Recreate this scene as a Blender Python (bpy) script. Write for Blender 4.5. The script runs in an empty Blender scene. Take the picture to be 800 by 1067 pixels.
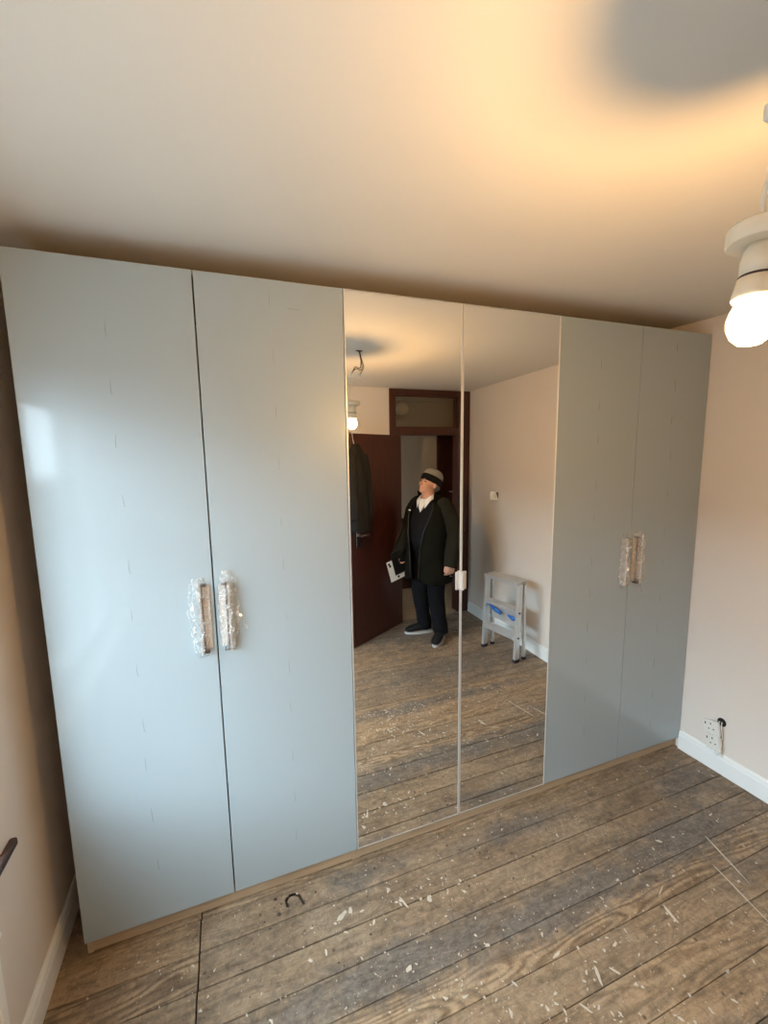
import bpy, bmesh, math, random
from mathutils import Vector, Matrix, Euler, noise
random.seed(7)
S = bpy.context.scene
COL = S.collection
PI = math.pi

# ------------------------------------------------------------------ camera
cam_d = bpy.data.cameras.new('camera'); cam = bpy.data.objects.new('camera', cam_d); COL.objects.link(cam)
cam.location = (0.5522, -1.5854, 1.7528)
cam.rotation_euler = (1.4379, 0.0151, -0.3606)
cam_d.sensor_fit = 'HORIZONTAL'; cam_d.sensor_width = 36.0; cam_d.lens = 446.5 / 800 * 36
cam_d.clip_start = 0.02
S.camera = cam
# ------------------------------------------------------------------ world, light, exposure
W = bpy.data.worlds.new('world'); S.world = W; W.use_nodes = True
wb = W.node_tree.nodes['Background']
wb.inputs['Color'].default_value = (0.79, 0.91, 1.0, 1); wb.inputs['Strength'].default_value = 25.0
WIN_Y0, WIN_Y1, WIN_Z0, WIN_Z1 = -0.215, -1.70, 0.66, 2.06      # window opening in the left wall
pl = bpy.data.lights.new('window_portal', 'AREA'); pl.shape = 'RECTANGLE'
pl.size = WIN_Y0 - WIN_Y1; pl.size_y = WIN_Z1 - WIN_Z0; pl.cycles.is_portal = True
po = bpy.data.objects.new('window_portal', pl); COL.objects.link(po)
po.location = (-0.36, (WIN_Y0 + WIN_Y1) / 2, (WIN_Z0 + WIN_Z1) / 2)
po.rotation_euler = Matrix(((0, 0, -1), (1, 0, 0), (0, -1, 0))).to_euler()   # local -Z looks along +X
BULB_STRENGTH = 4700.0
BULB_COLOR = (1.0, 0.56, 0.195, 1)
S.view_settings.view_transform = 'Standard'; S.view_settings.look = 'None'
S.view_settings.exposure = 0.0; S.view_settings.gamma = 1.0; S.view_settings.use_curve_mapping = False
cy = S.cycles
cy.use_denoising = True
cy.max_bounces = 10; cy.diffuse_bounces = 5; cy.glossy_bounces = 6; cy.transparent_max_bounces = 12
cy.sample_clamp_indirect = 6.0
cy.caustics_reflective = True; cy.caustics_refractive = False; cy.blur_glossy = 11.0

# ------------------------------------------------------------------ helpers
WORLD = {}                                   # world origin of each object (no object in the scene is rotated)
def tag(o, label=None, cat=None, group=None, kind=None):
    if label: o['label'] = label
    if cat: o['category'] = cat
    if group: o['group'] = group
    if kind: o['kind'] = kind
    return o
def empty(name, loc, label=None, cat=None, group=None, kind=None):
    o = bpy.data.objects.new(name, None); COL.objects.link(o); o.location = loc; o.empty_display_size = 0.1
    WORLD[o] = Vector(loc); return tag(o, label, cat, group, kind)
def obj(name, bm, mat, parent=None, smooth=False, label=None, cat=None, group=None, kind=None, origin=None):
    """bm holds world coordinates; the object's origin goes to the middle of its underside"""
    me = bpy.data.meshes.new(name)
    if isinstance(bm, bpy.types.Mesh): me = bm; me.name = name
    else: bm.to_mesh(me); bm.free()
    vs = me.vertices
    if origin is None:
        xs = [v.co.x for v in vs]; ys = [v.co.y for v in vs]; zs = [v.co.z for v in vs]
        origin = Vector(((min(xs) + max(xs)) / 2, (min(ys) + max(ys)) / 2, min(zs)))
    origin = Vector(origin)
    me.transform(Matrix.Translation(-origin))
    if smooth:
        for p in me.polygons: p.use_smooth = True
    o = bpy.data.objects.new(name, me); COL.objects.link(o)
    if mat is not None: me.materials.clear(); me.materials.append(mat)
    if parent is not None:
        o.parent = parent; o.location = origin - WORLD[parent]
    else: o.location = origin
    WORLD[o] = origin
    return tag(o, label, cat, group, kind)
def box(bm, x0, x1, y0, y1, z0, z1, bev=0.0, seg=1, M=None):
    x0, x1 = min(x0, x1), max(x0, x1); y0, y1 = min(y0, y1), max(y0, y1); z0, z1 = min(z0, z1), max(z0, z1)
    r = bmesh.ops.create_cube(bm, size=1.0); vs = r['verts']
    for v in vs:
        v.co = Vector(((x0 + x1) / 2 + v.co.x * (x1 - x0), (y0 + y1) / 2 + v.co.y * (y1 - y0), (z0 + z1) / 2 + v.co.z * (z1 - z0)))
    if bev > 0:
        es = list({e for v in vs for e in v.link_edges})
        rb = bmesh.ops.bevel(bm, geom=es, offset=bev, segments=seg, affect='EDGES', profile=0.5)
        vs = list({v for f in rb['faces'] for v in f.verts} | {v for v in vs if v.is_valid})
    if M is not None:
        for v in vs: v.co = M @ v.co
    return vs
def bx(*a, **k):
    bm = bmesh.new(); box(bm, *a, **k); return bm
def tube(bm, pts, rad, n=10, cap=True, flat=None, up=None):
    """loft along pts; rad = number or list of numbers / (a, b) pairs"""
    pts = [Vector(p) for p in pts]; m = len(pts)
    if not isinstance(rad, (list, tuple)): rad = [rad] * m
    rings = []; prev = None
    for i in range(m):
        t = (pts[min(i + 1, m - 1)] - pts[max(i - 1, 0)]).normalized()
        if prev is None:
            a = Vector(up) if up else (Vector((0, 0, 1)) if abs(t.z) < 0.9 else Vector((1, 0, 0)))
        else: a = prev
        a = (a - t * a.dot(t)).normalized(); b = t.cross(a); prev = a
        r = rad[i]; ra, rb = (r if isinstance(r, (list, tuple)) else (r, r))
        rings.append([bm.verts.new(pts[i] + a * (ra * math.cos(2 * PI * k / n)) + b * (rb * math.sin(2 * PI * k / n))) for k in range(n)])
    for i in range(m - 1):
        for k in range(n):
            bm.faces.new((rings[i][k], rings[i][(k + 1) % n], rings[i + 1][(k + 1) % n], rings[i + 1][k]))
    if cap:
        bm.faces.new(rings[0][::-1]); bm.faces.new(rings[-1])
    return rings
def ell(bm, c, r, M=None, u=20, v=12):
    q = bmesh.ops.create_uvsphere(bm, u_segments=u, v_segments=v, radius=1.0)['verts']
    for w in q:
        w.co = Vector((c[0] + w.co.x * r[0], c[1] + w.co.y * r[1], c[2] + w.co.z * r[2]))
        if M is not None: w.co = M @ w.co
    return q
def lathe(bm, c, prof, n=32, M=None):
    """prof = [(radius, z), ...] spun about the vertical through c"""
    rings = []
    for r, z in prof:
        rings.append([bm.verts.new(Vector((c[0] + r * math.cos(2 * PI * k / n), c[1] + r * math.sin(2 * PI * k / n), c[2] + z))) for k in range(n)])
    for i in range(len(prof) - 1):
        for k in range(n):
            bm.faces.new((rings[i][k], rings[i][(k + 1) % n], rings[i + 1][(k + 1) % n], rings[i + 1][k]))
    bm.faces.new(rings[0][::-1]); bm.faces.new(rings[-1])
    bmesh.ops.recalc_face_normals(bm, faces=bm.faces)
def catmull(P, sub=6):
    P = [Vector(p) for p in P]; out = []
    for i in range(len(P) - 1):
        p0, p1, p2, p3 = P[max(i - 1, 0)], P[i], P[i + 1], P[min(i + 2, len(P) - 1)]
        for s in range(sub):
            t = s / sub
            out.append(0.5 * ((2 * p1) + (p2 - p0) * t + (2 * p0 - 5 * p1 + 4 * p2 - p3) * t * t + (3 * p1 - p0 - 3 * p2 + p3) * t ** 3))
    return out + [P[-1]]
def remeshed(bm, voxel, smooth_it=4):
    me = bpy.data.meshes.new('tmp'); bmesh.ops.recalc_face_normals(bm, faces=bm.faces); bm.to_mesh(me); bm.free()
    o = bpy.data.objects.new('tmp', me); COL.objects.link(o)
    m = o.modifiers.new('r', 'REMESH'); m.mode = 'VOXEL'; m.voxel_size = voxel
    if smooth_it:
        s = o.modifiers.new('s', 'SMOOTH'); s.factor = 0.5; s.iterations = smooth_it
    dg = bpy.context.evaluated_depsgraph_get()
    res = bpy.data.meshes.new_from_object(o.evaluated_get(dg))
    bpy.data.objects.remove(o); bpy.data.meshes.remove(me)
    return res

# ------------------------------------------------------------------ materials
def mat(name, col=(0.8, 0.8, 0.8), rough=0.5, metal=0.0, spec=0.5, bump=0.0, bscale=40.0, var=0.0, vscale=3.0, coat=0.0):
    m = bpy.data.materials.new(name); m.use_nodes = True
    nt = m.node_tree; p = nt.nodes['Principled BSDF']
    p.inputs['Base Color'].default_value = (*col, 1); p.inputs['Roughness'].default_value = rough
    p.inputs['Metallic'].default_value = metal; p.inputs['Specular IOR Level'].default_value = spec
    if coat: p.inputs['Coat Weight'].default_value = coat; p.inputs['Coat Roughness'].default_value = 0.08
    geo = nt.nodes.new('ShaderNodeNewGeometry')
    if var > 0:
        n = nt.nodes.new('ShaderNodeTexNoise'); n.inputs['Scale'].default_value = vscale; n.inputs['Detail'].default_value = 5
        nt.links.new(geo.outputs['Position'], n.inputs['Vector'])
        mx = nt.nodes.new('ShaderNodeMix'); mx.data_type = 'RGBA'
        mx.inputs[6].default_value = (*[c * (1 - var) for c in col], 1); mx.inputs[7].default_value = (*[min(1, c * (1 + var)) for c in col], 1)
        nt.links.new(n.outputs['Fac'], mx.inputs[0]); nt.links.new(mx.outputs[2], p.inputs['Base Color'])
    if bump > 0:
        n2 = nt.nodes.new('ShaderNodeTexNoise'); n2.inputs['Scale'].default_value = bscale; n2.inputs['Detail'].default_value = 6
        nt.links.new(geo.outputs['Position'], n2.inputs['Vector'])
        b = nt.nodes.new('ShaderNodeBump'); b.inputs['Strength'].default_value = bump; b.inputs['Distance'].default_value = 0.01
        nt.links.new(n2.outputs['Fac'], b.inputs['Height']); nt.links.new(b.outputs['Normal'], p.inputs['Normal'])
    return m
M_ceil = mat('ceiling_paint', (0.74, 0.72, 0.68), 0.75, bump=0.12, bscale=14, var=0.02)
M_wall = mat('wall_plaster', (0.74, 0.685, 0.635), 0.8, bump=0.15, bscale=22, var=0.03, vscale=2.0)
M_hallwall = mat('hall_paint', (0.60, 0.48, 0.36), 0.8, var=0.04)
M_skirt = mat('white_gloss_paint', (0.84, 0.86, 0.86), 0.28, bump=0.04, bscale=30)
M_door = mat('door_blue_grey_film', (0.365, 0.425, 0.455), 0.43, metal=0.10, spec=0.6, bump=0.012, bscale=5, coat=0.5)
M_crease = mat('film_crease', (0.27, 0.29, 0.29), 0.4)
M_mirror = mat('mirror_silver', (0.93, 0.94, 0.93), 0.003, metal=1.0)
M_alu = mat('aluminium', (0.86, 0.85, 0.83), 0.38, metal=0.7)
M_alu_worn = mat('worn_aluminium', (0.72, 0.73, 0.74), 0.42, metal=0.75, bump=0.05, bscale=60, var=0.1, vscale=14)
M_dark = mat('dark_gap', (0.012, 0.010, 0.009), 0.9)
M_black = mat('black_plastic', (0.012, 0.012, 0.013), 0.4)
M_white_pl = mat('white_plastic', (0.80, 0.78, 0.73), 0.35)
M_cream = mat('aged_bulb_warmed_plastic', (0.78, 0.71, 0.58), 0.35)  # aged plastic, with warm bounce from the bulb put into the colour
M_handle = mat('handle_satin_nickel', (0.80, 0.74, 0.69), 0.3, metal=0.9)
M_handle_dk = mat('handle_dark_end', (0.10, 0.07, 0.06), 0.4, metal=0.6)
M_handle_web = mat('flange_warm_reflection', (0.60, 0.53, 0.47), 0.6)  # nickel flange; its warm reflection is put into the tan colour
M_coat = mat('dark_olive_coat_cloth', (0.018, 0.018, 0.012), 0.85, spec=0.12, bump=0.25, bscale=30, var=0.25, vscale=8)
M_jumper = mat('black_knit', (0.010, 0.010, 0.012), 0.9, spec=0.12, bump=0.2, bscale=120)
M_trouser = mat('black_trouser_cloth', (0.008, 0.008, 0.010), 0.9, spec=0.12, bump=0.2, bscale=25)
M_shirt = mat('white_shirt_cloth', (0.85, 0.85, 0.84), 0.8)
M_skin = mat('skin', (0.62, 0.33, 0.22), 0.5, var=0.12, vscale=30)
M_hair = mat('grey_hair', (0.30, 0.28, 0.26), 0.7)
M_beanie = mat('grey_knit', (0.27, 0.26, 0.235), 0.9, bump=0.3, bscale=160)
M_shoe = mat('black_shoe', (0.012, 0.012, 0.012), 0.6, spec=0.12)
M_sole = mat('white_sole', (0.55, 0.53, 0.50), 0.6)
M_paper = mat('white_paper', (0.85, 0.85, 0.84), 0.7)
M_ink = mat('black_print', (0.02, 0.02, 0.02), 0.7)
M_blue = mat('blue_plastic', (0.02, 0.16, 0.55), 0.35)
M_rubber = mat('dark_rubber', (0.02, 0.02, 0.03), 0.7)
M_hang = mat('grey_coat_cloth', (0.020, 0.020, 0.020), 0.9, spec=0.12, bump=0.25, bscale=30)
M_rad = mat('radiator_enamel', (0.83, 0.83, 0.80), 0.3)
M_board_sill = mat('dark_sill_wood', (0.045, 0.022, 0.016), 0.45, bump=0.05, bscale=40)
M_brickhouse = mat('brick_house', (0.20, 0.12, 0.085), 0.9, var=0.2, vscale=2)
M_road = mat('outdoor_paving', (0.11, 0.115, 0.11), 0.9, var=0.2, vscale=1)
M_pvc = mat('window_white_upvc', (0.85, 0.86, 0.86), 0.3)
M_chrome = mat('chrome', (0.85, 0.85, 0.85), 0.15, metal=1.0)
M_eye = mat('eye', (0.10, 0.07, 0.05), 0.2)
M_globe = mat('paper_lampshade', (0.80, 0.76, 0.68), 0.9)

def streaked(name, c0, c1, rough, sx, sy, sz, scale=6.0, bump=0.1, coat=0.0):
    """wood: noise stretched along one axis"""
    m = bpy.data.materials.new(name); m.use_nodes = True; nt = m.node_tree; p = nt.nodes['Principled BSDF']
    geo = nt.nodes.new('ShaderNodeNewGeometry'); mp = nt.nodes.new('ShaderNodeMapping'); mp.inputs['Scale'].default_value = (sx, sy, sz)
    n = nt.nodes.new('ShaderNodeTexNoise'); n.inputs['Scale'].default_value = scale; n.inputs['Detail'].default_value = 6; n.inputs['Distortion'].default_value = 0.8
    r = nt.nodes.new('ShaderNodeValToRGB'); r.color_ramp.elements[0].color = (*c0, 1); r.color_ramp.elements[1].color = (*c1, 1)
    r.color_ramp.elements[0].position = 0.3; r.color_ramp.elements[1].position = 0.7
    nt.links.new(geo.outputs['Position'], mp.inputs['Vector']); nt.links.new(mp.outputs[0], n.inputs['Vector'])
    nt.links.new(n.outputs['Fac'], r.inputs[0]); nt.links.new(r.outputs[0], p.inputs['Base Color'])
    b = nt.nodes.new('ShaderNodeBump'); b.inputs['Strength'].default_value = bump; b.inputs['Distance'].default_value = 0.004
    nt.links.new(n.outputs['Fac'], b.inputs['Height']); nt.links.new(b.outputs['Normal'], p.inputs['Normal'])
    p.inputs['Roughness'].default_value = rough
    if coat: p.inputs['Coat Weight'].default_value = coat; p.inputs['Coat Roughness'].default_value = 0.2
    return m
M_oak = streaked('carcass_oak_effect', (0.40, 0.28, 0.17), (0.50, 0.37, 0.24), 0.45, 1.0, 14, 14)
M_mahog = streaked('dark_mahogany', (0.040, 0.0085, 0.0045), (0.070, 0.016, 0.008), 0.42, 9, 9, 0.8, coat=0.08)
M_hallfloor = streaked('hall_floor_wood', (0.24, 0.15, 0.085), (0.40, 0.27, 0.16), 0.6, 1, 12, 1)

def glassy(name, tint=(0.9, 0.95, 0.97), refl=0.06, rough=0.0, diffuse=0.0, dcol=(0.9, 0.9, 0.9)):
    """clear sheet: mostly straight-through, with a thin gloss"""
    m = bpy.data.materials.new(name); m.use_nodes = True; nt = m.node_tree; nt.nodes.clear()
    out = nt.nodes.new('ShaderNodeOutputMaterial'); t = nt.nodes.new('ShaderNodeBsdfTransparent'); t.inputs[0].default_value = (*tint, 1)
    g = nt.nodes.new('ShaderNodeBsdfGlossy'); g.inputs['Roughness'].default_value = rough
    fr = nt.nodes.new('ShaderNodeFresnel'); fr.inputs[0].default_value = 1.45
    geo = nt.nodes.new('ShaderNodeNewGeometry'); inv = nt.nodes.new('ShaderNodeMath'); inv.operation = 'SUBTRACT'; inv.inputs[0].default_value = 1.0
    mul = nt.nodes.new('ShaderNodeMath'); mul.operation = 'MULTIPLY'      # the exit face of an unrefracted sheet must not reflect totally
    nt.links.new(geo.outputs['Backfacing'], inv.inputs[1]); nt.links.new(fr.outputs[0], mul.inputs[0]); nt.links.new(inv.outputs[0], mul.inputs[1])
    mx = nt.nodes.new('ShaderNodeMixShader'); nt.links.new(mul.outputs[0], mx.inputs[0]); nt.links.new(t.outputs[0], mx.inputs[1]); nt.links.new(g.outputs[0], mx.inputs[2])
    last = mx
    if diffuse > 0:
        d = nt.nodes.new('ShaderNodeBsdfPrincipled'); d.inputs['Base Color'].default_value = (*dcol, 1); d.inputs['Roughness'].default_value = 0.3
        m2 = nt.nodes.new('ShaderNodeMixShader'); m2.inputs[0].default_value = diffuse
        nt.links.new(mx.outputs[0], m2.inputs[1]); nt.links.new(d.outputs[0], m2.inputs[2]); last = m2
    nt.links.new(last.outputs[0], out.inputs[0]); return m
M_glass = glassy('window_glass')
M_film = glassy('plastic_film', (0.97, 0.96, 0.95), rough=0.10, diffuse=0.2, dcol=(0.86, 0.84, 0.81))
_nt = M_film.node_tree; _mx = [n for n in _nt.nodes if n.type == 'MIX_SHADER'][-1]      # noise whitens patches, painting in the highlights of a crumpled sheet
_g = _nt.nodes.new('ShaderNodeNewGeometry'); _n = _nt.nodes.new('ShaderNodeTexNoise'); _n.inputs['Scale'].default_value = 60; _n.inputs['Detail'].default_value = 4; _n.inputs['Distortion'].default_value = 1.2
_r = _nt.nodes.new('ShaderNodeValToRGB'); _r.color_ramp.elements[0].position = 0.42; _r.color_ramp.elements[0].color = (0.06, 0.06, 0.06, 1); _r.color_ramp.elements[1].position = 0.66; _r.color_ramp.elements[1].color = (0.42, 0.42, 0.42, 1)
_nt.links.new(_g.outputs['Position'], _n.inputs['Vector']); _nt.links.new(_n.outputs['Fac'], _r.inputs[0]); _nt.links.new(_r.outputs[0], _mx.inputs[0])
M_frost = glassy('transom_glass', (0.80, 0.76, 0.68), rough=0.15, diffuse=0.10, dcol=(0.30, 0.25, 0.19))

def emit(name, col, s):
    m = bpy.data.materials.new(name); m.use_nodes = True; nt = m.node_tree; nt.nodes.clear()
    out = nt.nodes.new('ShaderNodeOutputMaterial'); e = nt.nodes.new('ShaderNodeEmission')
    e.inputs[0].default_value = col; e.inputs[1].default_value = s; nt.links.new(e.outputs[0], out.inputs[0]); return m
M_filament = emit('lit_filament', BULB_COLOR, BULB_STRENGTH)
def bulb_glass():
    m = emit('lit_bulb_glass', (1.0, 0.72, 0.36, 1), 7.0); nt = m.node_tree
    e = [n for n in nt.nodes if n.type == 'EMISSION'][0]; out = [n for n in nt.nodes if n.type == 'OUTPUT_MATERIAL'][0]
    t = nt.nodes.new('ShaderNodeBsdfTransparent'); a = nt.nodes.new('ShaderNodeAddShader')
    nt.links.new(e.outputs[0], a.inputs[0]); nt.links.new(t.outputs[0], a.inputs[1]); nt.links.new(a.outputs[0], out.inputs[0]); return m
M_bulb = bulb_glass()

def floor_material():
    m = bpy.data.materials.new('bare_pine_floorboards'); m.use_nodes = True; nt = m.node_tree; N = nt.nodes; L = nt.links
    p = N['Principled BSDF']
    geo = N.new('ShaderNodeNewGeometry'); info = N.new('ShaderNodeObjectInfo')
    sep = N.new('ShaderNodeSeparateXYZ'); L.new(geo.outputs['Position'], sep.inputs[0])
    def math_(op, a, b=None, clamp=False):
        n = N.new('ShaderNodeMath'); n.operation = op; n.use_clamp = clamp
        for i, q in enumerate((a, b)):
            if q is None: continue
            if isinstance(q, (int, float)): n.inputs[i].default_value = q
            else: L.new(q, n.inputs[i])
        return n.outputs[0]
    off = math_('MULTIPLY', info.outputs['Random'], 37.0)
    def vec(sx, sy, ox=1.0):
        c = N.new('ShaderNodeCombineXYZ')
        L.new(math_('ADD', math_('MULTIPLY', sep.outputs[0], sx), math_('MULTIPLY', off, ox)), c.inputs[0])
        L.new(math_('MULTIPLY', sep.outputs[1], sy), c.inputs[1]); L.new(off, c.inputs[2]); return c.outputs[0]
    def noise_(v, scale, detail=5, dist=0.0, rough=0.55):
        n = N.new('ShaderNodeTexNoise'); n.inputs['Scale'].default_value = scale; n.inputs['Detail'].default_value = detail
        n.inputs['Distortion'].default_value = dist; n.inputs['Roughness'].default_value = rough; L.new(v, n.inputs['Vector']); return n.outputs['Fac']
    def ramp(f, *st):
        r = N.new('ShaderNodeValToRGB'); e = r.color_ramp.elements
        while len(e) < len(st): e.new(0.5)
        for k, (pos, c) in enumerate(st): e[k].position = pos; e[k].color = (*c, 1) if len(c) == 3 else c
        L.new(f, r.inputs[0]); return r.outputs[0]
    def mix(f, a, b, mode='MIX'):
        n = N.new('ShaderNodeMix'); n.data_type = 'RGBA'; n.blend_type = mode
        for s, q in ((0, f), (6, a), (7, b)):
            if isinstance(q, (int, float)): n.inputs[s].default_value = q
            elif isinstance(q, tuple): n.inputs[s].default_value = (*q, 1)
            else: L.new(q, n.inputs[s])
        return n.outputs[2]
    # grain: contour lines of a stretched noise make cathedral figures
    field = noise_(vec(1.1, 6.0), 1.0, 2.0, 0.4)
    rings = math_('SINE', math_('MULTIPLY', field, 96.0))
    amp = math_('ADD', math_('MULTIPLY', math_('POWER', math_('FRACT', math_('MULTIPLY', info.outputs['Random'], 7.31)), 3.0), 0.42), 0.10)
    rings = math_('ADD', math_('MULTIPLY', rings, amp), 0.5)
    fine = noise_(vec(3.0, 90.0), 1.6, 4, 0.2)
    grain = math_('ADD', math_('MULTIPLY', rings, 0.55), math_('MULTIPLY', fine, 0.45))
    base = ramp(grain, (0.22, (0.150, 0.102, 0.064)), (0.50, (0.285, 0.207, 0.136)), (0.80, (0.350, 0.264, 0.177)))
    tone = ramp(info.outputs['Random'], (0.0, (0.80, 0.79, 0.78)), (0.5, (1.0, 0.98, 0.95)), (1.0, (1.22, 1.14, 1.02)))
    base = mix(1.0, base, tone, 'MULTIPLY')
    # worn / bleached blotches
    blot = noise_(geo.outputs['Position'], 3.2, 6, 0.5)
    base = mix(ramp(blot, (0.50, (0, 0, 0)), (0.72, (0.5, 0.5, 0.5))), base, (0.40, 0.315, 0.225))
    # grey grime: blots at fixed spots plus noise
    rag = noise_(geo.outputs['Position'], 9.0, 12, 0.9, 0.74)
    tot = None
    for (x, y, rx, ry, s) in GRIME:
        mp = N.new('ShaderNodeMapping'); mp.vector_type = 'TEXTURE'; mp.inputs['Location'].default_value = (x, y, 0); mp.inputs['Scale'].default_value = (rx, ry, 1)
        g = N.new('ShaderNodeTexGradient'); g.gradient_type = 'SPHERICAL'; L.new(geo.outputs['Position'], mp.inputs[0]); L.new(mp.outputs[0], g.inputs[0])
        q = math_('MULTIPLY', g.outputs['Fac'], s); tot = q if tot is None else math_('MAXIMUM', tot, q)
    gm = math_('ADD', tot, math_('MULTIPLY', math_('SUBTRACT', rag, 0.5), 2.0))
    gmask = ramp(gm, (0.16, (0, 0, 0)), (0.62, (0.82, 0.82, 0.82)))
    fine2 = noise_(vec(9, 30), 3.0, 9, 1.0, 0.75)
    grime = mix(ramp(fine2, (0.32, (0, 0, 0)), (0.68, (1, 1, 1))), (0.075, 0.067, 0.060), (0.225, 0.200, 0.175))
    col = mix(gmask, base, grime)
    # general dirt: streaky dark smudges and scuffs along the boards
    sm = noise_(vec(2.2, 11), 1.6, 10, 1.1, 0.72)
    col = mix(ramp(sm, (0.31, (0.85, 0.85, 0.85)), (0.54, (0, 0, 0))), col, (0.095, 0.068, 0.046))
    sm2 = noise_(geo.outputs['Position'], 26.0, 8, 1.4, 0.75)
    col = mix(1.0, col, ramp(sm2, (0.28, (0.50, 0.48, 0.46)), (0.50, (1.0, 1.0, 1.0)), (0.74, (1.42, 1.40, 1.36))), 'MULTIPLY')
    # small dark knots and nail stains
    vo = N.new('ShaderNodeTexVoronoi'); vo.inputs['Scale'].default_value = 11.0; vo.inputs['Randomness'].default_value = 1.0
    L.new(geo.outputs['Position'], vo.inputs['Vector'])
    col = mix(ramp(vo.outputs['Distance'], (0.04, (0.8, 0.8, 0.8)), (0.09, (0, 0, 0))), col, (0.07, 0.045, 0.03))
    # fine pale paint dust
    v2 = N.new('ShaderNodeTexVoronoi'); v2.inputs['Scale'].default_value = 55.0; L.new(geo.outputs['Position'], v2.inputs['Vector'])
    dust = math_('MULTIPLY', ramp(v2.outputs['Distance'], (0.06, (1, 1, 1)), (0.16, (0, 0, 0))), ramp(noise_(geo.outputs['Position'], 4.0, 3), (0.48, (0, 0, 0)), (0.62, (1, 1, 1))))
    col = mix(math_('MULTIPLY', dust, 0.75), col, (0.55, 0.47, 0.37))
    smear = noise_(vec(6, 14), 3.0, 8, 1.5, 0.7)
    col = mix(math_('MULTIPLY', ramp(smear, (0.60, (0, 0, 0)), (0.68, (1, 1, 1))), 0.4), col, (0.48, 0.38, 0.28))
    L.new(col, p.inputs['Base Color'])
    p.inputs['Roughness'].default_value = 0.58; p.inputs['Specular IOR Level'].default_value = 0.35
    b = N.new('ShaderNodeBump'); b.inputs['Strength'].default_value = 0.35; b.inputs['Distance'].default_value = 0.003
    L.new(math_('ADD', grain, rag), b.inputs['Height']); L.new(b.outputs['Normal'], p.inputs['Normal'])
    return m
# grey grime blots on the boards: x, y, half length, half width, strength
GRIME = [(1.05, -0.42, 0.75, 0.13, 0.95), (1.75, -0.46, 0.85, 0.13, 1.0), (2.45, -0.42, 0.7, 0.2, 0.85), (1.0, -0.06, 0.3, 0.09, 0.7),
         (1.75, -0.10, 0.45, 0.09, 0.85), (2.75, -0.2, 0.35, 0.25, 0.7), (1.9, -0.98, 1.3, 0.12, 0.75), (2.2, -1.35, 1.3, 0.3, 0.7),
         (2.3, -2.2, 1.4, 0.8, 0.85), (2.6, -0.62, 0.4, 0.12, 0.5), (0.75, -0.62, 0.5, 0.12, 0.6)]
M_floor = floor_material()
M_speck = mat('dried_white_paint', (0.54, 0.47, 0.38), 0.6, var=0.3, vscale=20)

# ------------------------------------------------------------------ room shell
XL, YB, YW = -0.095, -2.45, 0.62            # left wall, back wall (the doorway), wall behind the wardrobes
def xr(y): return 3.0 + 0.022 * max(0.0, -y)        # right wall runs a little out of square
def zc(y): return 2.437 + 0.014 * y                # ceiling dips a little towards the doorway
HX0, HX1, HY = 1.2, 4.4, -3.45              # hall beyond the doorway
WT = 0.10
def poly(*faces):
    bm = bmesh.new()
    for f in faces: bm.faces.new([bm.verts.new(Vector(v)) for v in f])
    return bm
def slab(quad_in, d):
    """a wall: four inner corners pushed out by d to give it thickness"""
    bm = bmesh.new(); d = Vector(d)
    a = [bm.verts.new(Vector(v)) for v in quad_in]; b = [bm.verts.new(Vector(v) + d) for v in quad_in]
    bm.faces.new(a); bm.faces.new(b[::-1])
    for i in range(4): bm.faces.new((a[i], b[i], b[(i + 1) % 4], a[(i + 1) % 4]))
    bmesh.ops.recalc_face_normals(bm, faces=bm.faces); return bm
# floor: dark underfloor with single boards on it
floor = obj('floor', bx(XL - 0.05, 3.2, YB, YW + 0.05, -0.10, -0.022), M_dark, kind='structure')
PITCH = 0.119
edges = []
k = 0
rows = []
y = YW
yk = [PITCH * i for i in range(5, -22, -1)]
for i in range(len(yk) - 1):
    y1, y0 = yk[i], yk[i + 1]
    if y0 < YB: y0 = YB
    if y1 <= YB: break
    rows.append((y0, y1))
rb = random.Random(3)
for i, (y0, y1) in enumerate(rows):
    mid = (y0 + y1) / 2
    if -0.36 < mid < 0.3: cuts = [0.374 + rb.uniform(-0.004, 0.004)]
    elif -0.72 < mid < -0.36: cuts = []
    else: cuts = [rb.uniform(0.5, 2.6)] if rb.random() < 0.6 else []
    xs = [XL] + cuts + [xr(mid) + 0.002]
    for j in range(len(xs) - 1):
        g = 0.0004 + rb.random() * 0.0016
        dz = rb.uniform(-0.0012, 0.0)
        obj('floor_board', bx(xs[j] + (0.0022 if j else 0), xs[j + 1] - 0.0022, y0 + g, y1 - g, -0.021, dz, bev=0.0015), M_floor, floor)
# walls
wl_t = 0.26
def wall_with_hole():
    bm = bmesh.new(); zt = 2.5
    for (ya, yb_, za, zb) in ((YW + 0.1, WIN_Y0, -0.1, zt), (WIN_Y1, YB - 0.1, -0.1, zt), (WIN_Y0, WIN_Y1, -0.1, WIN_Z0), (WIN_Y0, WIN_Y1, WIN_Z1, zt)):
        box(bm, XL - wl_t, XL, yb_, ya, za, zb)
    return bm
obj('wall_left', wall_with_hole(), M_wall, kind='structure')
obj('wall_right', slab([(xr(0), YW + 0.1, -0.1), (xr(0), 0, -0.1), (xr(0), 0, 2.5), (xr(0), YW + 0.1, 2.5)], (0.12, 0, 0)), M_wall, kind='structure')
wr2 = slab([(xr(0), 0, -0.1), (xr(YB), YB, -0.1), (xr(YB), YB, 2.5), (xr(0), 0, 2.5)], (0.12, 0, 0))
wr = bpy.data.objects['wall_right']; tmp = bpy.data.meshes.new('t')
bmw = bmesh.new(); bmw.from_mesh(wr.data)
for v in bmw.verts: v.co += WORLD[wr]
wr2.to_mesh(tmp); wr2.free(); bmw.from_mesh(tmp)
for v in bmw.verts: v.co -= WORLD[wr]
bmw.to_mesh(wr.data); bmw.free(); bpy.data.meshes.remove(tmp)
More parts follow.
